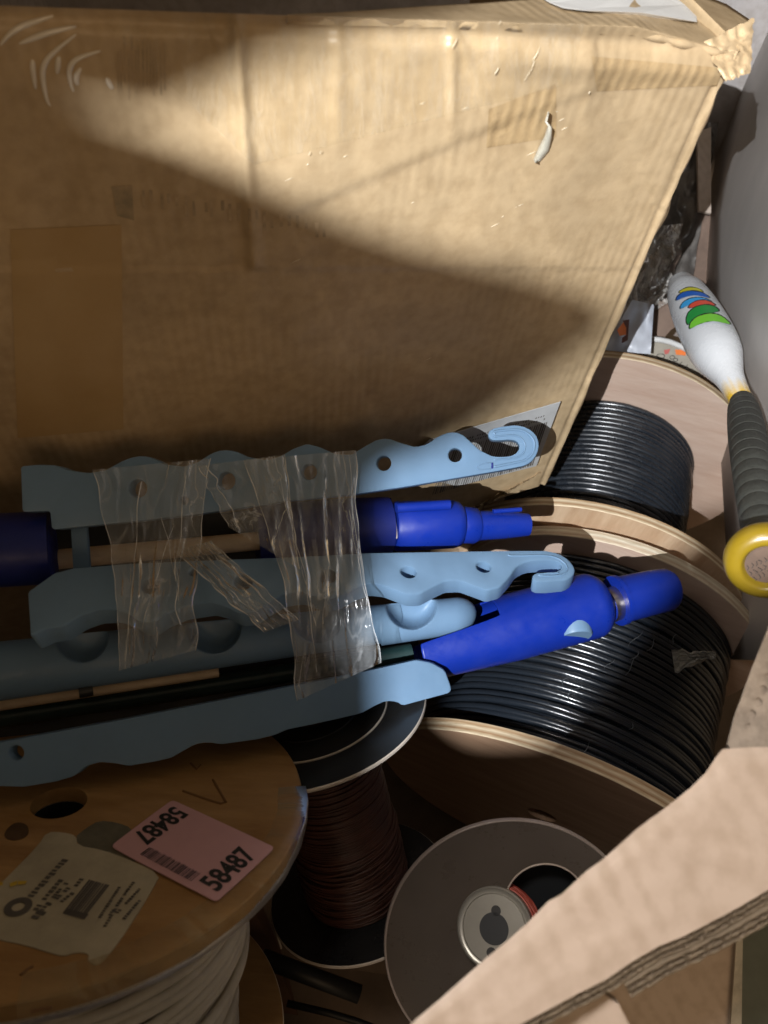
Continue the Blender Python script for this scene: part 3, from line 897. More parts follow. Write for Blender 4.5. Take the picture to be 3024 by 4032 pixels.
# thin grey tubes stand in for glints of clear film over the winding
zz = Vector((0, 0, 1)); xx = nB.cross(zz).normalized()
rr_ = random.Random(31)
for q in range(16):
    t0 = rr_.uniform(-.35, .35); h0 = rr_.uniform(-.22, -.03); L_ = rr_.uniform(.006, .03)
    pts = []
    for k_ in range(9):
        f = k_ / 8
        t = t0 + .012 * math.sin(f * 5 + q) + L_ * f * 2; h = h0 + L_ * f
        pts.append(cB + nB * h + (zz * math.cos(t) + xx * math.sin(t)) * (.1716 + .0006 * math.sin(k_)))
    Vq, Fq = tube(pts, [.0001 + .0003 * math.sin(math.pi * k_ / 8) for k_ in range(9)], 6)
    new_obj('fold_glint', mesh_from(Vq, Fq), M['cable_glint'], spB, smooth=True)
# torn scrap of film on the cable
def scrap(px, py, d, w_, h_, rot, n1=16):
    V, Fc = [], []
    for i in range(n1 + 1):
        for j in range(n1 + 1):
            a, b = i / n1 - .5, j / n1 - .5
            x = a * w_; y = b * h_ * (1 - .8 * (i / n1)) + 14 * noise.noise(Vector((a * 6, b * 2, 6)))
            X = px + x * math.cos(rot) - y * math.sin(rot); Y = py + x * math.sin(rot) + y * math.cos(rot)
            V.append(P(X, Y, d - .006 * noise.noise(Vector((a * 7, b * 7, 3)))))
    for i in range(n1):
        for j in range(n1): Fc.append((i*(n1+1)+j, (i+1)*(n1+1)+j, (i+1)*(n1+1)+j+1, i*(n1+1)+j+1))
    return mesh_from(V, Fc)
new_obj('film_scrap', scrap(2735, 2590, .80, 170, 90, -.15), M['scrap'], spB)

# spool of white cord with the stickers
cC, nC = Vector((-.195, .092, -.580)), Vector((-.095, .698, .710)).normalized()
spC = thing('cord_spool', 'amber plywood spool of white cord with pink number sticker, lower left', 'cord spool', cC - nC * .2)
flange(spC, cC, nC, 0, .011, .17, .0185, M['ply_warm'], mat('amber_ply_rim', (.36, .21, .07), .5, noise_amt=.4, noise_scale=40), seed=9, wob=.006)
flange(spC, cC, nC, -.20, .011, .16, .0185, M['ply_warm'], M['edge_pale'], seed=10)
V1 = coils(cC, nC, .121, .0036, -.0115, -.1995, jit=.0018, tilt=.005, seed=12)
V2 = coils(cC, nC, .1275, .0036, -.02, -.12, jit=.002, tilt=.010, seed=13)
V, Fc = join([V1, V2])
new_obj('cord', mesh_from(V, Fc), M['white_wire'], spC, smooth=True)
new_obj('core', lathe(cC, nC, [(-.012, .019), (-.012, .118), (-.199, .118), (-.199, .019)], 64), M['white_wire'], spC)
def onC(l): return lambda x, y: on(x, y, cC, nC, l)
# large cream label, torn
creamp = [(0, 3480), (20, 3462), (150, 3330), (185, 3275), (250, 3277), (300, 3290), (305, 3330), (400, 3345), (510, 3385), (632, 3440), (600, 3500), (540, 3600), (480, 3690), (440, 3745), (400, 3790), (372, 3798), (345, 3780), (352, 3755), (300, 3748), (250, 3765), (180, 3745), (100, 3720), (0, 3700), (-120, 3670), (-120, 3560)]
cream = new_obj('cream_label', poly_on(smooth_poly(creamp, 1), onC(.0008), .0006, nC), M['paper_old'], spC)
greyp = [(290, 3300), (340, 3260), (390, 3230), (460, 3238), (520, 3260), (600, 3390), (500, 3390), (400, 3350), (330, 3340)]
new_obj('grey_film_patch', poly_on(smooth_poly(greyp, 1), onC(.0005), .0004, nC), mat('grey_patch', (.17, .155, .11), .35, noise_amt=.4, noise_scale=80), spC)
# frame on the cream label: u along the printed lines (up-right), v across
o0 = on(60, 3640, cC, nC); eu = (on(230, 3400, cC, nC) - o0).normalized(); ev = nC.cross(eu) * 1.0
def cfr(l): return lambda u, v: o0 + nC * l + eu * u - ev * v       # v to the right of the lines
parts = []
rnd = random.Random(21)
def rq(fn, u0, u1, v0, v1): return quad([fn(u0, v0), fn(u1, v0), fn(u1, v1), fn(u0, v1)])
fn = cfr(.0012)
# measured block: rows of unreadable type, drawn as broken strokes
def px2uv(x, y):
    q = on(x, y, cC, nC) - o0
    return q.dot(eu), -q.dot(ev)
def row(x0, y0, x1, y1, h, gap=.3, prob=.88):
    u0, v0 = px2uv(x0, y0); u1, v1 = px2uv(x1, y1)
    L = math.hypot(u1-u0, v1-v0); d = ((u1-u0)/L, (v1-v0)/L); s = 0; out = []
    while s < L:
        w_ = h * rnd.uniform(.35, .7)
        if rnd.random() < prob:
            a = (u0 + d[0]*s, v0 + d[1]*s); b = (a[0] + d[0]*w_, a[1] + d[1]*w_); k_ = h * rnd.uniform(.7, 1)
            out.append(quad([fn(a[0], a[1]), fn(b[0], b[1]), fn(b[0] - d[1]*k_, b[1] + d[0]*k_), fn(a[0] - d[1]*k_, a[1] + d[0]*k_)]))
        s += w_ + h * gap * rnd.uniform(.5, 1.3)
    return out
for r_ in [(108, 3535, 240, 3395, .0042), (128, 3590, 235, 3465, .0035), (155, 3590, 255, 3480, .003), (185, 3570, 262, 3500, .003), (120, 3620, 150, 3590, .006),
           (235, 3555, 280, 3520, .003), (385, 3620, 470, 3490, .0022), (405, 3655, 500, 3505, .0022), (425, 3610, 520, 3480, .0022), (455, 3600, 545, 3505, .0022), (480, 3625, 545, 3550, .0022), (290, 3495, 310, 3470, .003)]:
    parts += row(*r_)
# solid bar code block
for i in range(9):
    f = i / 9
    a = (350 + 84 * f, 3470 + 22 * f); b = (248 + 84 * f, 3600 + 22 * f)
    w2 = rnd.choice((5, 7, 8))
    g4 = [px2uv(*a), px2uv(a[0] + w2 * 1.05, a[1] + w2 * .27), px2uv(b[0] + w2 * 1.05, b[1] + w2 * .27), px2uv(*b)]
    parts.append(quad([fn(*q) for q in g4]))
g4 = [px2uv(262, 3583), px2uv(350, 3606), px2uv(332, 3628), px2uv(246, 3604)]
parts.append(quad([fn(*q) for q in g4]))
V, Fc = join(parts)
new_obj('label_print', mesh_from(V, Fc), M['ink_grey'], spC)
u_, v_ = px2uv(72, 3578)
o = lathe(fn(u_, v_), nC, [(0, .0035), (.0003, .0035), (.0003, .0075), (0, .0075)], 24); new_obj('round_mark', o, M['ink_grey'], spC)
parts = [quad([onC(.0014)(x, y) for x, y in q]) for q in ([(38, 3478), (70, 3466), (66, 3484), (40, 3492)], [(72, 3468), (108, 3468), (100, 3480), (70, 3484)], [(-20, 3470), (12, 3474), (10, 3486), (-20, 3486)])]
V, Fc = join(parts); new_obj('yellow_mark', mesh_from(V, Fc), M['ink_yellow'], spC)
# pink sticker 58487
S0, S1, S2, S3 = [on(x, y, cC, nC, .0016) for x, y in ((441, 3329), (680, 3152), (1078, 3336), (850, 3546))]
stp = smooth_poly([(441, 3329), (460, 3312), (662, 3160), (680, 3152), (700, 3158), (1060, 3325), (1078, 3336), (1068, 3352), (870, 3535), (850, 3546), (832, 3540), (455, 3345)], 1)
new_obj('pink_sticker', poly_on(stp, onC(.0018), .0006, nC), M['pink'], spC)
def stick(u, v, l=.0006): return S3 + (S2 - S3) * u + (S0 - S3) * v + nC * l
pa = .80 / 3.05
t1 = text_mesh("58487", lambda x, y: stick(.09 + x * .275, .045 + y * .245), 1.0, .028)
t2 = text_mesh("58487", lambda x, y: stick(1 - (.09 + x * .275), 1 - (.045 + y * .245)), 1.0, .028)
for t_ in (t1, t2):
    new_obj('sticker_number', t_, M['ink'], spC)
parts = []
rnd = random.Random(3)
for i in range(30):                     # bar strip along the lower-left side of the sticker
    v0 = .26 + .50 * i / 30
    hw_ = rnd.choice((.005, .007, .010))
    parts.append(quad([stick(.06, v0), stick(.20 + rnd.uniform(0, .03), v0), stick(.20, v0 + hw_), stick(.06, v0 + hw_)]))
V, Fc = join(parts); new_obj('sticker_bars', mesh_from(V, Fc), M['ink'], spC)
# pen marks and stains on the plywood
parts = []
for L_ in ([(750, 3005), (775, 3030), (790, 3012)], [(838, 3070), (890, 3160), (870, 3165), (820, 3150), (720, 3115)], [(120, 3985), (160, 3975), (205, 3968)], [(80, 3840), (110, 3815), (130, 3805)]):
    parts.append(tube([onC(.0002)(x, y) for x, y in L_], .0009, 6))
mfp = mat('faded_pen', (.17, .085, .03), .6)
for V, Fc in parts: new_obj('pen_mark', mesh_from(V, Fc), mfp, spC)
new_obj('stain', poly_on(smooth_poly([(20, 3270), (60, 3235), (110, 3245), (115, 3290), (60, 3312), (15, 3300)], 2), onC(.0004), .0002, nC), mat('dark_stain', (.10, .055, .025), .6, noise_amt=.5, noise_scale=60), spC)
# wrinkled clear tape on the rim
M['film_rim'] = film('rim_tape', tint=(.5, .38, .2), haze=.10, scale=(12, 40, 1), bump=.2, rough=.35, ior=1.15)
V, Fc, U = [], [], []
new_obj('bore_shade', lathe(cC, nC, [(-.03, 0), (-.03, .0186), (-.0115, .0186)], 32, closed=False), M['black_plastic'], spC)  # added black cup keeps the hub hole dark
ax_ = (on(1085, 3450, cC, nC) - cC).normalized()
ay_ = nC.cross(ax_).normalized()
for i in range(61):
    t = math.radians(-52 + 85 * i / 60)
    for j, (h, r) in enumerate(((.0007, .152), (.0012, .162), (.0006, .1725), (-.006, .1735), (-.0125, .1725), (-.016, .165))):
        r += .0012 * noise.noise(Vector((t * 9, j, 0)))
        V.append(cC + nC * h + (ax_ * math.cos(t) + ay_ * math.sin(t)) * r); U.append((t * .5, h))
for i in range(60):
    for j in range(5): Fc.append((i*6+j, (i+1)*6+j, (i+1)*6+j+1, i*6+j+1))
new_obj('rim_tape', mesh_from(V, Fc, U), M['film_rim'], spC, smooth=True)

# tall dark spool of red-brown wire
cE, nE = Vector((-.036, .206, -.660)), Vector((-.326, .569, .755)).normalized()
spE = thing('wire_spool', 'dark smoky spool of red-brown wire, in shade between the amber spool and grey reel', 'wire spool', cE - nE * .2)
flange(spE, cE, nE, 0, .0035, .100, .02, M['smoke_plastic'], M['clear_rim'], seed=14, wob=0)
flange(spE, cE, nE, -.1965, .0035, .085, .02, M['smoke_plastic'], M['clear_rim'], seed=15, wob=0)
V1 = coils(cE, nE, .047, .0011, -.004, -.196, seg=72, ms=6, jit=.0006, tilt=.001, seed=15)
V2 = coils(cE, nE, .049, .0011, -.12, -.19, seg=72, ms=6, jit=.001, tilt=.008, seed=16)
V, Fc = join([V1, V2])
new_obj('wire', mesh_from(V, Fc), M['red_wire'], spE, smooth=True)
new_obj('core', lathe(cE, nE, [(-.004, .02), (-.004, .0465), (-.196, .0465), (-.196, .02)], 48), M['red_wire'], spE)
for rr_ in (.066, .040):
    new_obj('face_ridge', lathe(cE, nE, [(0, rr_ - .0012), (.0012, rr_), (0, rr_ + .0012)], 96), M['clear_rim'] if rr_ > .05 else M['smoke_plastic'], spE, smooth=True)

# grey reel facing the camera
cD, nD = Vector((.164, .057, -.741)) * .98, Vector((-.015, -.568, .823)).normalized()
spD = thing('wire_reel', 'round grey plastic reel with pale hub and red wire, behind the cardboard rim', 'wire reel', cD - nD * .05)
hol = on(2149, 3560, cD, nD) ; hubc = on(1951, 3654, cD, nD)
aD = (on(2300, 3732, cD, nD) - cD).normalized(); bD = nD.cross(aD)
def dpt(x, y): return cD + aD * x + bD * y
def lc(p): q = p - cD; return q.dot(aD), q.dot(bD)
hx, hy = lc(hol)
out = circle(0, 0, .108, k=128)
holes = [circle(hx, hy, .0335, k=56)]
new_obj('flange', plate(out, holes, lambda x, y: dpt(x, y), nD * -.002, bevel=.0007), M['grey_plastic'], spD)
new_obj('flange', lathe(cD, nD, [(-.045, .012), (-.045, .085), (-.047, .085), (-.047, .012)], 96), M['black_plastic'], spD)
new_obj('flange_lip', lathe(cD, nD, [(.0, .1065), (.0012, .1075), (.0, .1085), (-.003, .1088)], 128, closed=False), mat('pale_lip', (.30, .25, .22), .35), spD, smooth=True)  # lip coloured paler than the reel face
hd = ((-hubc).normalized() + cw(-.20, -.10, 0)).normalized()
hc = on(1951, 3654, cD, nD, .014)
new_obj('hole_lip', lathe(hol, nD, [(.0001, .0330), (.0010, .0340), (.0001, .0350)], 64), mat('paler_lip', (.45, .38, .32), .35), spD, smooth=True)  # palest tone of the reel, round the opening
hub = new_obj('hub', lathe(hc, hd, [(.006, .0118), (.006, .0252), (.0045, .0262), (.0045, .0285), (.0055, .0298), (.0045, .031), (-.004, .031), (-.03, .029), (-.03, .0118)], 96), M['hub_grey'], spD)
auto_smooth(hub.data, 40)
a_, b_, _n = frame(hd)
for dx_, dy_ in ((-8, -68), (-8, 118)):
    q = on(1951 + dx_ + 10, 3654 + dy_, hc, hd, .0063)
    if dy_ > 100: q = on(1935, 3752, hc, hd, .0063)
    new_obj('hub_hole', lathe(q, hd, [(0, 0.0), (0, .0040)], 24, closed=False), M['ink'], spD)
new_obj('hub_bore', lathe(hc, hd, [(.0063, 0), (.0063, .0119)], 48, closed=False), M['black_plastic'], spD)
V, Fc = coils(hc, hd, .0315, .0011, -.006, -.028, seg=64, ms=6, jit=.0007, seed=4)
new_obj('red_wire', mesh_from(V, Fc), M['red_wire2'], spD, smooth=True)

# ------------------------------------------------------------------ blue plastic racks
def md(px): return .545 + .000065 * px
def seg_plane(p0, tiltv=0.0, off=0.0):
    """plate plane: depth grows along x, and by tiltv per metre of height"""
    def f(x, y):
        d = md(x) + off
        return P(x, y, d + tiltv * (-(y - p0) / F * d))
    return f
rackA = thing('plastic_rack', 'upper light blue hooked rack with two wavy side strips and royal blue nozzle', 'plastic rack', P(900, 2150, .62), 'light blue plastic racks taped together')
rackB = thing('plastic_rack', 'lower light blue rack with rounded grip, peg and thick royal blue collar', 'plastic rack', P(900, 2750, .62), 'light blue plastic racks taped together')

plate1 = [(80, 1835), (150, 1829), (217, 1831), (275, 1852), (347, 1862), (412, 1852), (463, 1824), (506, 1803), (557, 1793), (600, 1802), (651, 1828), (723, 1837), (781, 1817), (832, 1784), (875, 1770), (926, 1776), (976, 1799), (1049, 1812), (1107, 1795), (1150, 1768), (1208, 1747), (1259, 1760), (1317, 1787), (1382, 1791), (1433, 1759), (1483, 1731), (1527, 1725), (1570, 1741), (1635, 1760), (1679, 1750), (1729, 1716), (1773, 1699), (1816, 1706), (1852, 1738), (1888, 1772), (1939, 1797), (1990, 1799), (2028, 1790), (2047, 1765), (2040, 1740), (2011, 1730), (1961, 1735), (1932, 1732), (1919, 1712), (1932, 1690), (1968, 1680), (2033, 1673), (2076, 1683), (2109, 1708), (2124, 1745), (2116, 1788), (2091, 1821), (2062, 1835), (1968, 1853), (1823, 1878), (1606, 1915), (1389, 1947), (1245, 1962), (1128, 1973), (940, 2001), (767, 2026), (579, 2048), (434, 2063), (203, 2086), (196, 2012), (87, 2016)]
h1 = [circle(542, 1923, 36), circle(890, 1893, 35), circle(1216, 1858, 31), circle(1511, 1824, 29), circle(1792, 1792, 27), circle(725, 1970, 16)]
p1 = resample(smooth_poly(resample(plate1, 26), 1), 22)
f1 = seg_plane(1900, 0.05)
new_obj('wavy_strip', plate(p1, h1, f1, cw(.12, -.05, -1).normalized() * .013), M['light_blue'], rackA)
# raised bead along the hook
def bead(path, fn, r, root, lift, m=M['light_blue'], name='hook_bead', closed=False):
    for _ in range(2):
        q = [path[0]]
        for i in range(len(path) - 1):
            a, b = path[i], path[i+1]
            q += [(a[0]*.75+b[0]*.25, a[1]*.75+b[1]*.25), (a[0]*.25+b[0]*.75, a[1]*.25+b[1]*.75)]
        path = q + [path[-1]]
    V, Fc = tube([fn(x, y) + lift for x, y in path], r, 8)
    return new_obj(name, mesh_from(V, Fc), m, root, smooth=True)
lift1 = toward * .0002
bead([(1950, 1712), (1940, 1702), (1960, 1696), (2033, 1690), (2072, 1700), (2098, 1725), (2106, 1750), (2098, 1785), (2075, 1808), (2050, 1818), (1945, 1838)], f1, .0011, rackA, lift1)
bead([(1945, 1720), (1975, 1716), (2020, 1712), (2052, 1722), (2070, 1750), (2064, 1782), (2040, 1802), (1945, 1812)], f1, .0008, rackA, lift1)
bead([(1938, 1822), (1938, 1845)], f1, .0009, rackA, lift1, M['navy'], 'slot')
bead([(1930, 1822), (1893, 1828), (1876, 1838), (1885, 1850), (1930, 1846)], f1, .0005, rackA, lift1)

plate2 = [(108, 2330), (213, 2255), (289, 2236), (506, 2218), (723, 2208), (1128, 2193), (1447, 2176), (1751, 2171), (2040, 2167), (2149, 2167), (2199, 2178), (2243, 2205), (2266, 2240), (2257, 2266), (2228, 2284), (2149, 2291), (2105, 2289), (2093, 2270), (2110, 2254), (2185, 2251), (2212, 2240), (2210, 2220), (2190, 2208), (2150, 2205), (2075, 2210), (2035, 2229), (2004, 2273), (1968, 2312), (1917, 2325), (1867, 2306), (1809, 2285), (1751, 2287), (1700, 2312), (1650, 2339), (1599, 2339), (1548, 2320), (1505, 2303), (1450, 2297), (1389, 2318), (1340, 2346), (1288, 2361), (1240, 2350), (1186, 2330), (1114, 2340), (1056, 2373), (998, 2412), (940, 2415), (890, 2388), (832, 2373), (723, 2388), (651, 2417), (600, 2450), (550, 2450), (506, 2417), (448, 2399), (376, 2402), (311, 2424), (246, 2466), (181, 2475), (119, 2504)]
h2 = [circle(590, 2305, 36, 30), circle(958, 2289, 36, 30), circle(1291, 2268, 34, 26), circle(1608, 2252, 31, 22, rot=.3), circle(1904, 2232, 29, 20, rot=.3), circle(760, 2253, 16, 13)]
p2 = resample(smooth_poly(resample(plate2, 26), 1), 22)
f2_ = seg_plane(2250, .75, -.018)
ex2 = cw(.05, -.66, -.75).normalized() * .018
new_obj('wavy_strip', plate(p2, h2, f2_, ex2, bevel=.0016), M['light_blue'], rackA)
bead([(2000, 2184), (2010, 2190), (2150, 2186), (2195, 2196), (2228, 2220), (2236, 2244), (2220, 2262), (2190, 2268), (2125, 2268), (2118, 2262), (2150, 2258), (2200, 2256)], f2_, .0009, rackA, toward * .0001, M['navy'] if False else M['light_blue'], 'hook_bead')
# central wooden rod, crossbar, blue end sleeve and nozzle
def ptube(L, r, seg=40, caps=True):
    """L: [(px,py,depth)], r in metres or list"""
    pts = [P(*q) for q in L]
    V, Fc = tube(pts, r, seg, caps)
    return auto_smooth(mesh_from(V, Fc), 50)
new_obj('wooden_rod', ptube([(100, 2212, .600), (212, 2204, .605), (660, 2163, .633), (1130, 2119, .662)], .0078, 24), M['wood_rod'], rackA)
xb = [(277, 2074), (340, 2070), (352, 2245), (287, 2250)]
fx = seg_plane(2160, 0, .016)
new_obj('crossbar', plate(xb, [], fx, cw(0, 0, -.005)), M['light_blue'], rackA)
new_obj('end_sleeve', ptube([(-160, 2175, .560), (60, 2163, .572), (196, 2155, .580), (207, 2154, .5805)], [.0275, .0275, .0275, .0268], 48), M['navy'], rackA)
new_obj('body_tube', ptube([(1010, 2110, .668), (1250, 2088, .682), (1400, 2075, .690), (1530, 2068, .698)], [.0265, .0265, .0265, .0255], 48), M['navy'], rackA)
new_obj('nozzle_barrel', ptube([(1545, 2073, .690), (1560, 2073, .691), (1780, 2064, .704), (1803, 2063, .7055), (1810, 2063, .706)], [.0205, .0225, .0222, .0205, .0180], 48), M['blue'], rackA)
new_obj('barrel_rib', ptube([(1560, 2000, .670), (1770, 1987, .684)], .0045, 12), M['blue'], rackA)
new_obj('nozzle_collar', ptube([(1808, 2066, .706), (1816, 2066, .706), (1868, 2071, .709), (1874, 2071, .7095)], [.0160, .0172, .0166, .0150], 40), M['blue'], rackA)
new_obj('nozzle_tip', ptube([(1870, 2070, .709), (1990, 2067, .717), (2078, 2066, .722)], [.0140, .0128, .0106], 40), M['blue'], rackA)
new_obj('nozzle_fin', ptube([(1942, 2014, .702), (2052, 2006, .709)], .0022, 10), M['blue'], rackA)
clip = [(1520, 2044), (1558, 2044), (1570, 2120), (1548, 2122), (1542, 2060), (1522, 2058)]
new_obj('steel_clip', plate(clip, [], lambda x, y: P(x, y, .676), cw(0, 0, -.003), bevel=.0004), M['steel'], rackA)
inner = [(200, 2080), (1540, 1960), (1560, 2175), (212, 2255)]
new_obj('dark_gap_sheet', plate(inner, [], lambda x, y: P(x, y, md(x) + .085), cw(0, 0, -.003), bevel=0), M['black_plastic'], rackA)  # added black sheet stands in for the shade between the strips

# lower rack: round grip with scallops
def gripbody():
    V, Fc = [], []
    ns, nt = 520, 90
    cuts = [(320, 2500, 108), (840, 2462, 112), (1250, 2428, 104), (1620, 2376, 104)]
    for i in range(ns + 1):
        s = i / ns
        x = -250 + 2125 * s
        yt = 2527 - (x) * .0965 ; yb = 2757 - x * .15 + (8 if x > 1500 else 0)
        d0 = md(x) + .018
        r = (yb - yt) / 2 / F * d0 * 1.04
        cy = (yt + yb) / 2
        c = P(x, cy, d0 + r * .55)
        upv = cw(0, 1, 0); fwd = cw(0, 0, 1)
        endf = 1.0
        if x > 1790:
            endf = math.sqrt(max(0.02, 1 - ((x - 1790) / 86) ** 2)) if x < 1875 else .15
        for j in range(nt + 1):
            t = math.pi * (j / nt)          # from top (0) over the front to the bottom
            rr = r
            pp = c + (upv * math.cos(t) + fwd * math.sin(t) * 1.0) * rr * (endf if x > 1790 else 1)
            # scallop: pushed in inside a circle in the sight plane
            for (cxx, cyy, cr) in cuts:
                q = R.transposed() @ pp
                qx, qy = CX + F * q.x / -q.z, CY - F * q.y / -q.z
                dd = math.hypot((qx - cxx) / cr, (qy - cyy) / (cr * 1.02))
                if dd < 1.0:
                    dep = .024 * (1 - dd ** 6) * min(1, (1 - dd) * 14)
                    # only the upper front is cut away
                    pp = pp - fwd * dep * max(0, math.sin(t)) * .9
            V.append(pp)
    for i in range(ns):
        for j in range(nt):
            Fc.append((i*(nt+1)+j, (i+1)*(nt+1)+j, (i+1)*(nt+1)+j+1, i*(nt+1)+j+1))
    return mesh_from(V, Fc)
new_obj('grip_body', auto_smooth(gripbody(), 60), M['light_blue'], rackB)
plate3 = [(-200, 2958), (0, 2923), (506, 2829), (868, 2757), (1157, 2699), (1317, 2669), (1447, 2641), (1640, 2598), (1700, 2610), (1752, 2640), (1778, 2712), (1770, 2728), (1751, 2734), (1585, 2779), (1563, 2764), (1520, 2760), (1476, 2779), (1425, 2808), (1353, 2826), (1245, 2850), (1128, 2874), (1085, 2894), (1013, 2912), (868, 2932), (817, 2923), (767, 2931), (723, 2956), (673, 2985), (615, 2999), (506, 3017), (448, 3006), (391, 3002), (340, 3017), (289, 3058), (217, 3079), (94, 3100), (0, 3097), (-200, 3100)]
p3 = resample(smooth_poly(resample(plate3, 26), 1), 22)
f3 = seg_plane(2800, .25, -.010)
new_obj('wavy_strip', plate(p3, [circle(64, 2965, 29)], f3, cw(.05, -.1, -1).normalized() * .012), M['light_blue'], rackB)
new_obj('green_tube', ptube([(-200, 2850, .590), (0, 2826, .603), (600, 2735, .640), (1200, 2640, .672), (1620, 2570, .690)], .0085, 20), M['green_dark'], rackB)
new_obj('wooden_rod', ptube([(-200, 2812, .575), (0, 2775, .590), (370, 2720, .610), (860, 2645, .640)], .0045, 14), M['wood_rod'], rackB)
new_obj('dark_gap_sheet', plate([(-200, 2700), (1640, 2460), (1660, 2640), (-200, 2960)], [], lambda x, y: P(x, y, md(x) + .075), cw(0, 0, -.002), bevel=0), M['black_plastic'], rackB)  # added black sheet keeps the gap below the grip dark
new_obj('rod_clip', ptube([(310, 2722, .590), (365, 2712, .594)], .0055, 12), M['black_plastic'], rackB)
# thick blue collar with a cut-away mouth
def collar():
    a, b = Vector(P(1640, 2572, .690)), Vector(P(2368, 2374, .724))
    ax = (b - a).normalized(); L = (b - a).length
    fwd = (-ray(2000, 2480)).normalized(); fwd = (fwd - ax * fwd.dot(ax)).normalized()
    upv = ax.cross(fwd).normalized()
    if upv.dot(cw(0, 1, 0)) < 0: upv = -upv
    def rad(s):
        r0, r1 = .0242, .0288
        r = r0 + (r1 - r0) * min(1, s * 2)
        if s > .93: r *= math.sqrt(max(.25, 1 - ((s - .93) / .07) ** 2 * .45))
        return r
    V, Fc = [], []
    ns, nt = 90, 180
    for i in range(ns + 1):
        s = i / ns
        for j in range(nt):
            t = 2 * math.pi * j / nt
            # mouth: start of the tube retreats on the upper front
            u, v = math.cos(t), math.sin(t)
            m = min(1.0, max(0.0, (math.sin(t) - .22) / .22)); m = m * m * (3 - 2 * m)
            s0 = .41 * m + .02 * max(0, math.sin(t))
            if u < -.2: s0 *= .8
            ss = s0 + (1 - s0) * s
            r = rad(ss) * (1 + .003 * math.sin(9 * t))
            up_grow = 1.0
            V.append(a + ax * (L * ss) + fwd * (u * r) + upv * (v * r * up_grow + .004 * 0))
    for i in range(ns):
        for j in range(nt):
            j2 = (j + 1) % nt
            Fc.append((i*nt+j, i*nt+j2, (i+1)*nt+j2, (i+1)*nt+j))
    Fc.append(tuple(ns*nt + j for j in range(nt)))
    return mesh_from(V, Fc)
o = new_obj('blue_collar', auto_smooth(collar(), 45), M['blue'], rackB)
so = o.modifiers.new('wall', 'SOLIDIFY'); so.thickness = .002; so.offset = -1
new_obj('collar_neck', ptube([(2340, 2398, .722), (2405, 2382, .728)], .0155, 40), M['blue'], rackB)
new_obj('steel_ring', ptube([(2395, 2384, .727), (2440, 2370, .730)], .0165, 40), M['steel'], rackB)
new_obj('nozzle_flange', ptube([(2424, 2366, .729), (2440, 2362, .730)], .0240, 48), M['blue'], rackB)
new_obj('nozzle_tip', ptube([(2440, 2362, .730), (2580, 2330, .738), (2628, 2322, .740), (2642, 2320, .741)], [.0222, .0212, .0205, .0180], 48), M['blue'], rackB)
q0 = P(2256, 2466, .700); q1 = q0 + cw(.10, -.86, .50)
me = lathe(q0, (q1 - q0), [(-.012, 0), (-.012, .0150), (.0095, .0156), (.0110, .0146), (.0110, 0)], 48, closed=False)
ob = new_obj('peg', auto_smooth(me, 40), M['light_blue'], rackB)

# ------------------------------------------------------------------ clear wrap bands
def wrap(name, label, top, bot, depth, nx=70, ny=90, seed=0, amp=.004, curve=None):
    """top, bot: (xl, yl, xr, yr) of the band ends"""
    V, Fc, U = [], [], []
    for j in range(ny + 1):
        t = j / ny
        for i in range(nx + 1):
            s = i / nx
            xl = top[0]*(1-t)+bot[0]*t; yl = top[1]*(1-t)+bot[1]*t
            xr = top[2]*(1-t)+bot[2]*t; yr = top[3]*(1-t)+bot[3]*t
            pin = 0
            if curve: pin = curve(t)
            xl += pin; xr -= pin * .6
            xl += 14 * noise.noise(Vector((t * 7, seed, 0))); xr += 18 * noise.noise(Vector((t * 6, seed + 5, 0)))
            x = xl*(1-s)+xr*s; y = yl*(1-s)+yr*s
            d = depth(x, y) - amp * abs(noise.noise(Vector((s * 8 + t * 2.5, t * 1.7, seed)))) * 1.6 - .0015 * noise.noise(Vector((s * 26 + t * 5, t * 5, seed + 3)))
            V.append(P(x, y, d)); U.append((s + .25 * t, t))
    for j in range(ny):
        for i in range(nx):
            Fc.append((j*(nx+1)+i, j*(nx+1)+i+1, (j+1)*(nx+1)+i+1, (j+1)*(nx+1)+i))
    me = mesh_from(V, Fc, U)
    th = thing(name, label, 'plastic wrap', P(top[0], top[1], depth(top[0], top[1])), 'clear wrap bands round the blue racks')
    new_obj('film_sheet', me, M['film'], th, smooth=True)
    rr = random.Random(seed + 40)
    for q in range(7 if nx > 40 else 4):
        s0 = (0, 1, .5)[q] if q < 2 else rr.uniform(.05, .95)
        s1 = s0 if q < 2 else min(1, max(0, s0 + rr.uniform(-.6, .6)))
        t0, t1 = (0, 1) if q < 2 else (rr.uniform(0, .5), rr.uniform(.55, 1))
        pts, rads = [], []
        for k_ in range(41):
            f = k_ / 40
            jj = (t0 + (t1 - t0) * f) * ny; ii = (s0 + (s1 - s0) * f + .03 * noise.noise(Vector((f * 3, q, seed)))) * nx
            ii = min(nx - .001, max(0, ii)); jj = min(ny - .001, max(0, jj))
            a_ = V[int(jj) * (nx + 1) + int(ii)]; b_ = V[int(jj) * (nx + 1) + int(ii) + 1]; c_ = V[(int(jj) + 1) * (nx + 1) + int(ii)]
            pts.append(a_ + (b_ - a_) * (ii % 1) + (c_ - a_) * (jj % 1) + toward * .0005)
            rads.append(.00008 + (.0009 if q < 2 else .00055) * abs(noise.noise(Vector((f * 5, q * 3.3, seed)))))
        v_, f_ = tube(pts, rads, 6)
        new_obj('fold_glint', mesh_from(v_, f_), M['fold'], th, smooth=True)  # whitish tubes draw the folds and the highlights along them
    return th
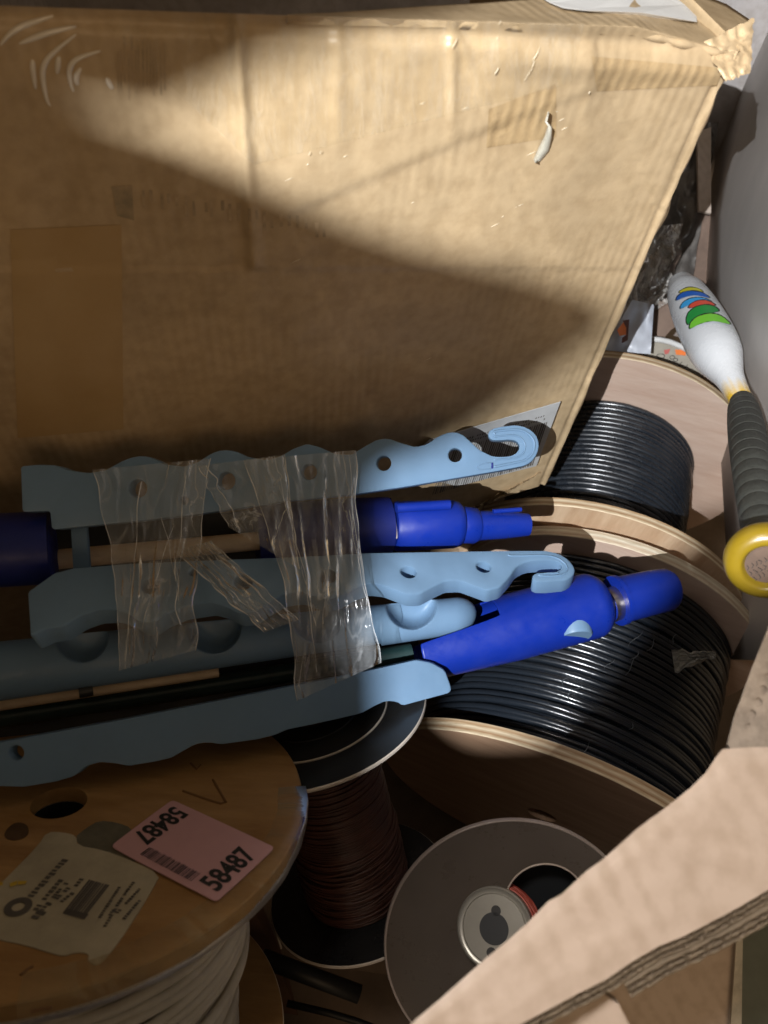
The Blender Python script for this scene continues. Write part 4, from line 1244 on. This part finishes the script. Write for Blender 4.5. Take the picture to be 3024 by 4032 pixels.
def wd_(x, y):
    ks = [(1700, -.006), (1950, -.008), (2120, -.018), (2250, -.036), (2350, -.051), (2470, -.053), (2640, -.044), (2900, -.030)]
    for (a, u), (b, v) in zip(ks, ks[1:]):
        if y <= b:
            f = max(0, (y - a) / (b - a)); return md(x) + u * (1 - f) + v * f
    return md(x) - .018
wrap('plastic_wrap', 'leftmost wide band of crinkled clear wrap across the pale blue strips', (365, 1850, 830, 1805), (470, 2640, 770, 2560), wd_, seed=1, curve=lambda t: 30 * math.sin(t * math.pi))
wrap('plastic_wrap', 'narrow diagonal twist of clear wrap between the two wide bands', (690, 2170, 830, 2130), (1040, 2490, 1175, 2440), lambda x, y: wd_(x, y) - .004, nx=30, seed=6, amp=.006)
wrap('plastic_wrap', 'thin faint web of clear wrap stretched between the two wide bands at the top', (780, 1835, 1120, 1790), (900, 2075, 1180, 2240), lambda x, y: wd_(x, y) + .002, nx=40, seed=17, amp=.004)
wrap('plastic_wrap', 'right-hand band of clear wrap ending beside the lit blue strip', (960, 1812, 1400, 1772), (1170, 2760, 1500, 2610), wd_, seed=11, curve=lambda t: 45 * math.sin(t * math.pi))

# ------------------------------------------------------------------ toy bat
b0, bm, b1 = P(2678, 1112, 1.06), P(2925, 1590, .775), P(3022, 2226, .49)
bat = thing('toy_bat', 'white bat with coloured emblem, black grip and yellow knob, standing against the right wall', 'bat', b0)
baxis = (bm - b0); BL = baxis.length; bax = baxis.normalized()
gax = (b1 - bm).normalized()
def bat_s(px, py):
    """distance along the axis nearest a sight line"""
    r = ray(px, py).normalized()
    w0 = b0; a_ = bax.dot(bax); bq = bax.dot(r); d_ = bax.dot(w0); e_ = r.dot(w0)
    return (bq * e_ - d_) / (1 - bq * bq)
prof = []
for px, py, hw in ((2690, 1135, 60), (2705, 1160, 80), (2737, 1231, 96), (2775, 1300, 104), (2805, 1355, 106), (2828, 1402, 99), (2847, 1440, 80), (2868, 1480, 60), (2893, 1530, 50), (2922, 1585, 46)):
    s = bat_s(px, py); d = -(R.transposed() @ (b0 + bax * s)).z
    prof.append((s, hw * .93 * d / F))
sg = prof[-1][0]
gsh = (b0 + bax * sg)
GL = (b1 - gsh).length; gax = (b1 - gsh).normalized()
bodyp = [(-.004, 0), (-.003, prof[0][1] * .5), (.001, prof[0][1] * .85)] + [q for q in prof if q[0] > .004]
def smooth_prof(p, it=2):
    for _ in range(it):
        q = [p[0]]
        for i in range(len(p) - 1):
            q += [(p[i][0]*.75+p[i+1][0]*.25, p[i][1]*.75+p[i+1][1]*.25), (p[i][0]*.25+p[i+1][0]*.75, p[i][1]*.25+p[i+1][1]*.75)]
        p = q + [p[-1]]
    return p
bodyp = smooth_prof(bodyp)
def bat_r(s):
    for i in range(len(bodyp) - 1):
        if bodyp[i][0] <= s <= bodyp[i+1][0]:
            f = (s - bodyp[i][0]) / max(1e-9, bodyp[i+1][0] - bodyp[i][0]); return bodyp[i][1]*(1-f)+bodyp[i+1][1]*f
    return bodyp[-1][1]
# white paint fading to yellow streaks at the throat
mb = M['bat_white']; nt = mb.node_tree; N = nt.nodes; L = nt.links
tc = N.new('ShaderNodeTexCoord'); dpn = N.new('ShaderNodeVectorMath'); dpn.operation = 'DOT_PRODUCT'; dpn.inputs[1].default_value = bax
L.new(tc.outputs['Object'], dpn.inputs[0])
nzz = N.new('ShaderNodeTexNoise'); nzz.inputs['Scale'].default_value = 120
mpp = N.new('ShaderNodeVectorMath'); mpp.operation = 'SUBTRACT'
scl = N.new('ShaderNodeVectorMath'); scl.operation = 'SCALE'; scl.inputs[0].default_value = bax
L.new(dpn.outputs['Value'], scl.inputs['Scale']); L.new(tc.outputs['Object'], mpp.inputs[0]); L.new(scl.outputs[0], mpp.inputs[1]); L.new(mpp.outputs[0], nzz.inputs['Vector'])
ma = N.new('ShaderNodeMath'); ma.operation = 'MULTIPLY_ADD'; ma.inputs[1].default_value = .08
L.new(nzz.outputs['Fac'], ma.inputs[0]); L.new(dpn.outputs['Value'], ma.inputs[2])
mrr = N.new('ShaderNodeMapRange'); mrr.inputs[1].default_value = sg - .045 + .04; mrr.inputs[2].default_value = sg - .008 + .04
L.new(ma.outputs[0], mrr.inputs[0])
mxx = N.new('ShaderNodeMix'); mxx.data_type = 'RGBA'; mxx.inputs['A'].default_value = (.74, .77, .80, 1); mxx.inputs['B'].default_value = (.78, .50, .05, 1)
L.new(mrr.outputs[0], mxx.inputs['Factor']); L.new(mxx.outputs['Result'], N['Principled BSDF'].inputs['Base Color'])
new_obj('barrel', lathe(b0, bax, bodyp, 72, closed=False), M['bat_white'], bat, smooth=True)
rg0, rg1 = prof[-1][1] * 1.08, 74 * .53 / F
def rgf(t): return rg0 * (1 - t) + rg1 * t + .0040 * math.sin(math.pi * min(1, t * 1.0) ** .6)
gp = [(-.006, prof[-1][1] * .8), (-.002, rg0)]
kk = 15
sk = GL - .022
for i in range(kk):
    s0 = sk * i / kk; s1 = sk * (i + 1) / kk
    ra = rgf(i / kk); rb = rgf((i + 1) / kk)
    gp += [(s0 + .001, ra), (s1 - .0015, rb), (s1 - .0005, rb - .0006)]
new_obj('grip', auto_smooth(lathe(gsh, gax, gp, 64, closed=False), 30), M['grip'], bat)
rk = 162 * .49 / F
kp = smooth_prof([(sk - .002, rg1 * .9), (sk + .003, rg1 * 1.1), (sk + .008, rk * .93), (sk + .014, rk), (sk + .021, rk * .97), (sk + .025, rk * .8), (sk + .0255, rk * .60), (sk + .0225, rk * .53), (sk + .021, rk * .50)], 2)
new_obj('knob', lathe(gsh, gax, kp, 72, closed=False), M['knob_yellow'], bat, smooth=True)
cap = new_obj('knob_cap', lathe(gsh, gax, [(sk + .0212, 0), (sk + .0212, rk * .52)], 48, closed=False), mat('brown_knob_cap', (.13, .085, .06), .5, noise_amt=.3, noise_scale=80), bat)
kc = gsh + gax * (sk + .0215)
ku = (on(3060, 2180, kc, gax) - on(2950, 2230, kc, gax)).normalized(); kv = gax.cross(ku); kv = kv if kv.dot(cw(0, 1, 0)) > 0 else -kv
parts = []
rnd = random.Random(5)
for r_ in range(3):
    for i in range(7):
        u = -.011 + i * .0030; v = .004 - r_ * .0045
        V = [kc + ku * (u + a * .0010) + kv * (v + b * .0016) for a, b in ((-1, -1), (rnd.uniform(0, 1), rnd.uniform(-1, 0)), (rnd.uniform(-1, 1), 1))]
        parts.append(tube(V, .00022, 5))
Vv, Fc = join(parts); new_obj('knob_marking', mesh_from(Vv, Fc), M['ink'], bat)
# emblem: overlapping leaf shapes wrapped on the barrel
bs_u = ray(2790, 1290).normalized() * -1; bs_u = (bs_u - bax * bs_u.dot(bax)).normalized()   # towards the camera
bs_v = bax.cross(bs_u).normalized()
if bs_v.dot(cw(1, 0, 0)) < 0: bs_v = -bs_v
def on_bat(px, py, l):
    """where a sight line meets the barrel surface"""
    r = ray(px, py).normalized()
    t = (b0 + bax * .1).length * .8
    for k_ in range(400):
        t += .0012
        q = r * t - b0; s = q.dot(bax); rad_ = (q - bax * s).length
        if rad_ < bat_r(s) and s > -.01: break
    q = r * t - b0; s = q.dot(bax); e = (q - bax * s).normalized()
    return b0 + bax * s + e * (bat_r(s) + l)
def leaf(name, pts, m, lift):
    """closed photo outline wrapped on the barrel; triangulated, follows the curve"""
    pts = resample(smooth_poly(pts, 2), 7)
    bm = bmesh.new()
    vs = [bm.verts.new((x, y, 0)) for x, y in pts]
    es = [bm.edges.new((vs[i], vs[(i+1) % len(vs)])) for i in range(len(vs))]
    bmesh.ops.triangle_fill(bm, edges=es, use_beauty=True)
    bmesh.ops.subdivide_edges(bm, edges=list(bm.edges), cuts=1, use_grid_fill=False)
    for v in bm.verts: v.co = on_bat(v.co.x, v.co.y, lift)
    me = bpy.data.meshes.new("leaf"); bm.to_mesh(me); bm.free()
    return new_obj(name, me, m, bat, smooth=True)
def grow(pts, k_):
    cx_ = sum(p[0] for p in pts) / len(pts); cy_ = sum(p[1] for p in pts) / len(pts)
    out = []
    for x, y in pts:
        l = math.hypot(x - cx_, y - cy_); out.append((x + (x - cx_) / l * k_, y + (y - cy_) / l * k_))
    return out
leaves = [('dec_yellow', [(2672, 1153), (2690, 1140), (2715, 1133), (2745, 1136), (2770, 1150), (2755, 1152), (2715, 1148), (2690, 1154)]),
          ('dec_blue', [(2662, 1188), (2672, 1165), (2700, 1150), (2740, 1149), (2775, 1160), (2796, 1178), (2770, 1172), (2735, 1165), (2700, 1172)]),
          ('dec_sky', [(2680, 1220), (2690, 1195), (2720, 1178), (2760, 1175), (2795, 1188), (2800, 1196), (2760, 1186), (2725, 1200), (2700, 1212)]),
          ('dec_red', [(2712, 1214), (2730, 1196), (2765, 1186), (2800, 1195), (2818, 1211), (2780, 1205), (2750, 1208), (2725, 1218)]),
          ('dec_green', [(2708, 1270), (2712, 1240), (2735, 1218), (2775, 1206), (2812, 1214), (2832, 1232), (2800, 1240), (2760, 1246), (2728, 1266), (2718, 1284)]),
          ('dec_lime', [(2722, 1300), (2724, 1278), (2745, 1256), (2785, 1243), (2825, 1246), (2855, 1266), (2874, 1288), (2840, 1278), (2800, 1272), (2760, 1282), (2735, 1296)])]
for i, (mm, pts) in enumerate(leaves):
    leaf('emblem_outline', grow(pts, 5.5), M['ink'], .0004 + i * .0004)
    leaf('emblem_shape', pts, M[mm], .0006 + i * .0004)

# ------------------------------------------------------------------ clutter behind, between the box and the wall
def crumple(name, label, cat, quadpx, d, m, n1=34, n2=44, amp=.03, seed=0, uvs=1.0, dd=0.0):
    V, Fc, U = [], [], []
    for i in range(n1 + 1):
        for j in range(n2 + 1):
            a, b = i / n1, j / n2
            x = (quadpx[0][0]*(1-a)+quadpx[1][0]*a)*(1-b) + (quadpx[3][0]*(1-a)+quadpx[2][0]*a)*b
            y = (quadpx[0][1]*(1-a)+quadpx[1][1]*a)*(1-b) + (quadpx[3][1]*(1-a)+quadpx[2][1]*a)*b
            z = amp * (abs(noise.noise(Vector((a * 4, b * 5, seed)))) * 1.3 + .4 * abs(noise.noise(Vector((a * 11, b * 12, seed + 2)))))
            V.append(P(x + 20 * noise.noise(Vector((b*4, seed, 1))), y, d + dd * b - z)); U.append((a * uvs, b * uvs))
    for i in range(n1):
        for j in range(n2): Fc.append((i*(n2+1)+j, (i+1)*(n2+1)+j, (i+1)*(n2+1)+j+1, i*(n2+1)+j+1))
    me = mesh_from(V, Fc, U)
    base = V[n2].copy(); me.transform(Matrix.Translation(-base))
    o = new_obj(name, me, m, None, smooth=True); o.location = base
    o['label'] = label; o['category'] = cat
    return o
crumple('plastic_bag', 'dark crumpled plastic bag stuffed behind the brown box, above the bat', 'plastic bag', [(2560, 500), (2830, 480), (2720, 1120), (2380, 1250)], 1.20, M['bag_dark'], seed=2)
o = crumple('clear_bag', 'clear crinkled bag hanging down left of the bat barrel', 'plastic bag', [(2480, 900), (2690, 880), (2650, 1180), (2400, 1330)], 1.14, M['film_dense'], seed=5, uvs=1.0)
slab_thing('cardboard_strip', 'pale upright cardboard strip against the grey wall above the bat', 'cardboard', [(2745, 520), (2800, 500), (2800, 840), (2752, 830)], 1.16, .006, M['board_bin'])
slab_thing('brown_board', 'brown board leaning behind the bat barrel end', 'cardboard', [(2700, 850), (2800, 840), (2795, 1190), (2640, 1300), (2480, 1500), (2600, 1100)], 1.21, .006, mat('brown_board', (.30, .21, .16), .8, noise_amt=.4, noise_scale=20))
pk = thing('paper_packet', 'white paper packet with orange and dark print, tucked behind the box edge', 'packet', P(2450, 1390, 1.06))
crV, crF = [], []
pq = [(2490, 1180), (2575, 1200), (2562, 1395), (2375, 1378)]
for i in range(21):
    for j in range(21):
        a, b = i / 20, j / 20
        x = (pq[0][0]*(1-a)+pq[1][0]*a)*(1-b) + (pq[3][0]*(1-a)+pq[2][0]*a)*b
        y = (pq[0][1]*(1-a)+pq[1][1]*a)*(1-b) + (pq[3][1]*(1-a)+pq[2][1]*a)*b
        crV.append(P(x, y, 1.06 + .012 * math.sin(a * 3.1) + .010 * noise.noise(Vector((a * 3, b * 3, 8)))))
for i in range(20):
    for j in range(20): crF.append((i*21+j, (i+1)*21+j, (i+1)*21+j+1, i*21+j+1))
new_obj('sheet', mesh_from(crV, crF), mat('bluish_white_paper', (.55, .58, .64), .35, noise_amt=.2, noise_scale=30), pk, smooth=True)
pp = lambda x, y: P(x, y, 1.043)
new_obj('orange_print', poly_on([(2430, 1300), (2455, 1268), (2466, 1290), (2466, 1318), (2440, 1322)], pp, .0005, toward), M['orange'], pk)
new_obj('dark_print', poly_on([(2452, 1262), (2478, 1258), (2472, 1340), (2448, 1352), (2450, 1330), (2466, 1318), (2466, 1290)], lambda x, y: P(x, y, 1.0424), .0005, toward), mat('brown_print', (.12, .04, .03), .5), pk)
# small drum behind with white rim and a written label
dr = thing('small_drum', 'small drum with white rim and handwritten label, left of the bat', 'drum', P(2640, 1500, 1.2))
dc = P(2560, 1620, 1.22); dn_ = axis(-.15, .15)
arcp = [(2563, 1335), (2600, 1338), (2640, 1347), (2685, 1366), (2720, 1385)]
V, Fc = tube([P(x, y, 1.14) for x, y in arcp], .0042, 12)
new_obj('white_rim', mesh_from(V, Fc), M['paper'], dr, smooth=True)
pl = lambda k_: (lambda x, y: P(x, y, 1.145 - k_))
new_obj('drum_face', poly_on([(2540, 1345), (2600, 1345), (2690, 1370), (2750, 1400), (2770, 1500), (2560, 1500)], pl(0), .01, toward), mat('drum_paper', (.42, .38, .31), .6, noise_amt=.2, noise_scale=40), dr)
new_obj('orange_mark', poly_on([(2658, 1376), (2700, 1380), (2700, 1400), (2662, 1396)], pl(.0012), .0004, toward), M['orange'], dr)
new_obj('red_mark', poly_on([(2615, 1378), (2640, 1374), (2632, 1392), (2618, 1396)], pl(.0012), .0004, toward), mat('red_mark', (.55, .14, .12), .5), dr)
parts = []
for L_ in (circle(2602, 1402, 15, 9, 12) + [(2617, 1402)], circle(2647, 1407, 10, 7, 10) + [(2657, 1407)], circle(2660, 1417, 9, 6, 10) + [(2669, 1417)], [(2672, 1440), (2686, 1425)], [(2695, 1450), (2708, 1437)], [(2628, 1416), (2640, 1420)]):
    parts.append(tube([pl(.0016)(x, y) for x, y in L_], .0006, 5))
V, Fc = join(parts); new_obj('handwriting', mesh_from(V, Fc), M['ink_grey'], dr)

# things lying at the bottom, between the amber spool and the reels
def loose(name, label, cat, path, d, r, m):
    V, Fc = tube([P(x, y, d) for x, y in path], r, 12)
    me = mesh_from(V, Fc); base = P(path[0][0], path[0][1], d); me.transform(Matrix.Translation(-base))
    o = new_obj(name, me, m, None, smooth=True); o.location = base; o['label'] = label; o['category'] = cat
loose('black_bar', 'thick black bar lying diagonally below the smoky spool', 'bar', [(1030, 3770), (1200, 3835), (1415, 3915)], .90, .0105, M['black_plastic'])
loose('black_rod', 'thin dark rod lying lowest at the bottom edge of the picture', 'rod', [(1130, 3950), (1300, 3990), (1400, 4020), (1560, 4080)], .90, .004, M['black_plastic'])
loose('wire_end', 'thin pale loose wire curving beside the amber spool rim', 'wire', [(1078, 3500), (1070, 3560), (1080, 3640), (1108, 3735)], .745, .0009, M['clear_rim'])
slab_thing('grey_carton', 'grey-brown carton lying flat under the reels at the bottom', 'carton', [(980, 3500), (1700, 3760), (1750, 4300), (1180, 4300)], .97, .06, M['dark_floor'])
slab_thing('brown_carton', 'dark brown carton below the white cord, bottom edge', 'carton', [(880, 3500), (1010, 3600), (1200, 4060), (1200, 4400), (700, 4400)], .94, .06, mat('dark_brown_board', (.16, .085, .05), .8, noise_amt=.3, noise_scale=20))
scr = crumple('film_shred', 'small bluish film shred beside the amber spool rim', 'plastic film', [(1150, 3290), (1225, 3300), (1190, 3370), (1140, 3390)], .72, M['scrap'], n1=8, n2=8, amp=.01, seed=3)

# ------------------------------------------------------------------ added unseen screen, its opening cut to shape the torch beam
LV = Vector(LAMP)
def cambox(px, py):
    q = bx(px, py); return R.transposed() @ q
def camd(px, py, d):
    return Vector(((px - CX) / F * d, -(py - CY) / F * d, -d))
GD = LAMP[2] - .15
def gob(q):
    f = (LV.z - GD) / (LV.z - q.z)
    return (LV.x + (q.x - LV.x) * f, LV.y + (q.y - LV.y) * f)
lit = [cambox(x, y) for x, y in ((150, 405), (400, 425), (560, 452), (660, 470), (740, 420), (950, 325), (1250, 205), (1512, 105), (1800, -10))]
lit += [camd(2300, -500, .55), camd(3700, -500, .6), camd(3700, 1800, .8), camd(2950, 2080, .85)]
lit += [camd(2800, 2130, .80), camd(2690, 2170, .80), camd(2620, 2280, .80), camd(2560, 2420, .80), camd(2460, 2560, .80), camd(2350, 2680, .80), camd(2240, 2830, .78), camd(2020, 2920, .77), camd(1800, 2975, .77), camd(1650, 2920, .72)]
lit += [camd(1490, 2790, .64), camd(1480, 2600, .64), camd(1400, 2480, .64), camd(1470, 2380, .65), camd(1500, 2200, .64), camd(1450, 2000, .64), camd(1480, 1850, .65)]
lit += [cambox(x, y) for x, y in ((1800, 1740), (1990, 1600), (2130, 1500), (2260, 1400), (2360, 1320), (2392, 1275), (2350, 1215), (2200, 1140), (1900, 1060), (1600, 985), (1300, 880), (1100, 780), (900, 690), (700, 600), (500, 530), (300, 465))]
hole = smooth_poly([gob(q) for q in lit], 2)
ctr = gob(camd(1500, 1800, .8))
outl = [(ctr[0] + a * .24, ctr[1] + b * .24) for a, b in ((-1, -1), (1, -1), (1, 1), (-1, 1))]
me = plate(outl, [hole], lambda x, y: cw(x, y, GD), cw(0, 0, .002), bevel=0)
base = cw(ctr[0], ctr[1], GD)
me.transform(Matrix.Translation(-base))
o = new_obj('torch_gobo', me, M['board_bin']); o.location = base
o['label'] = 'added unseen screen in front of the torch, cut to shape its light'; o['category'] = 'cardboard'
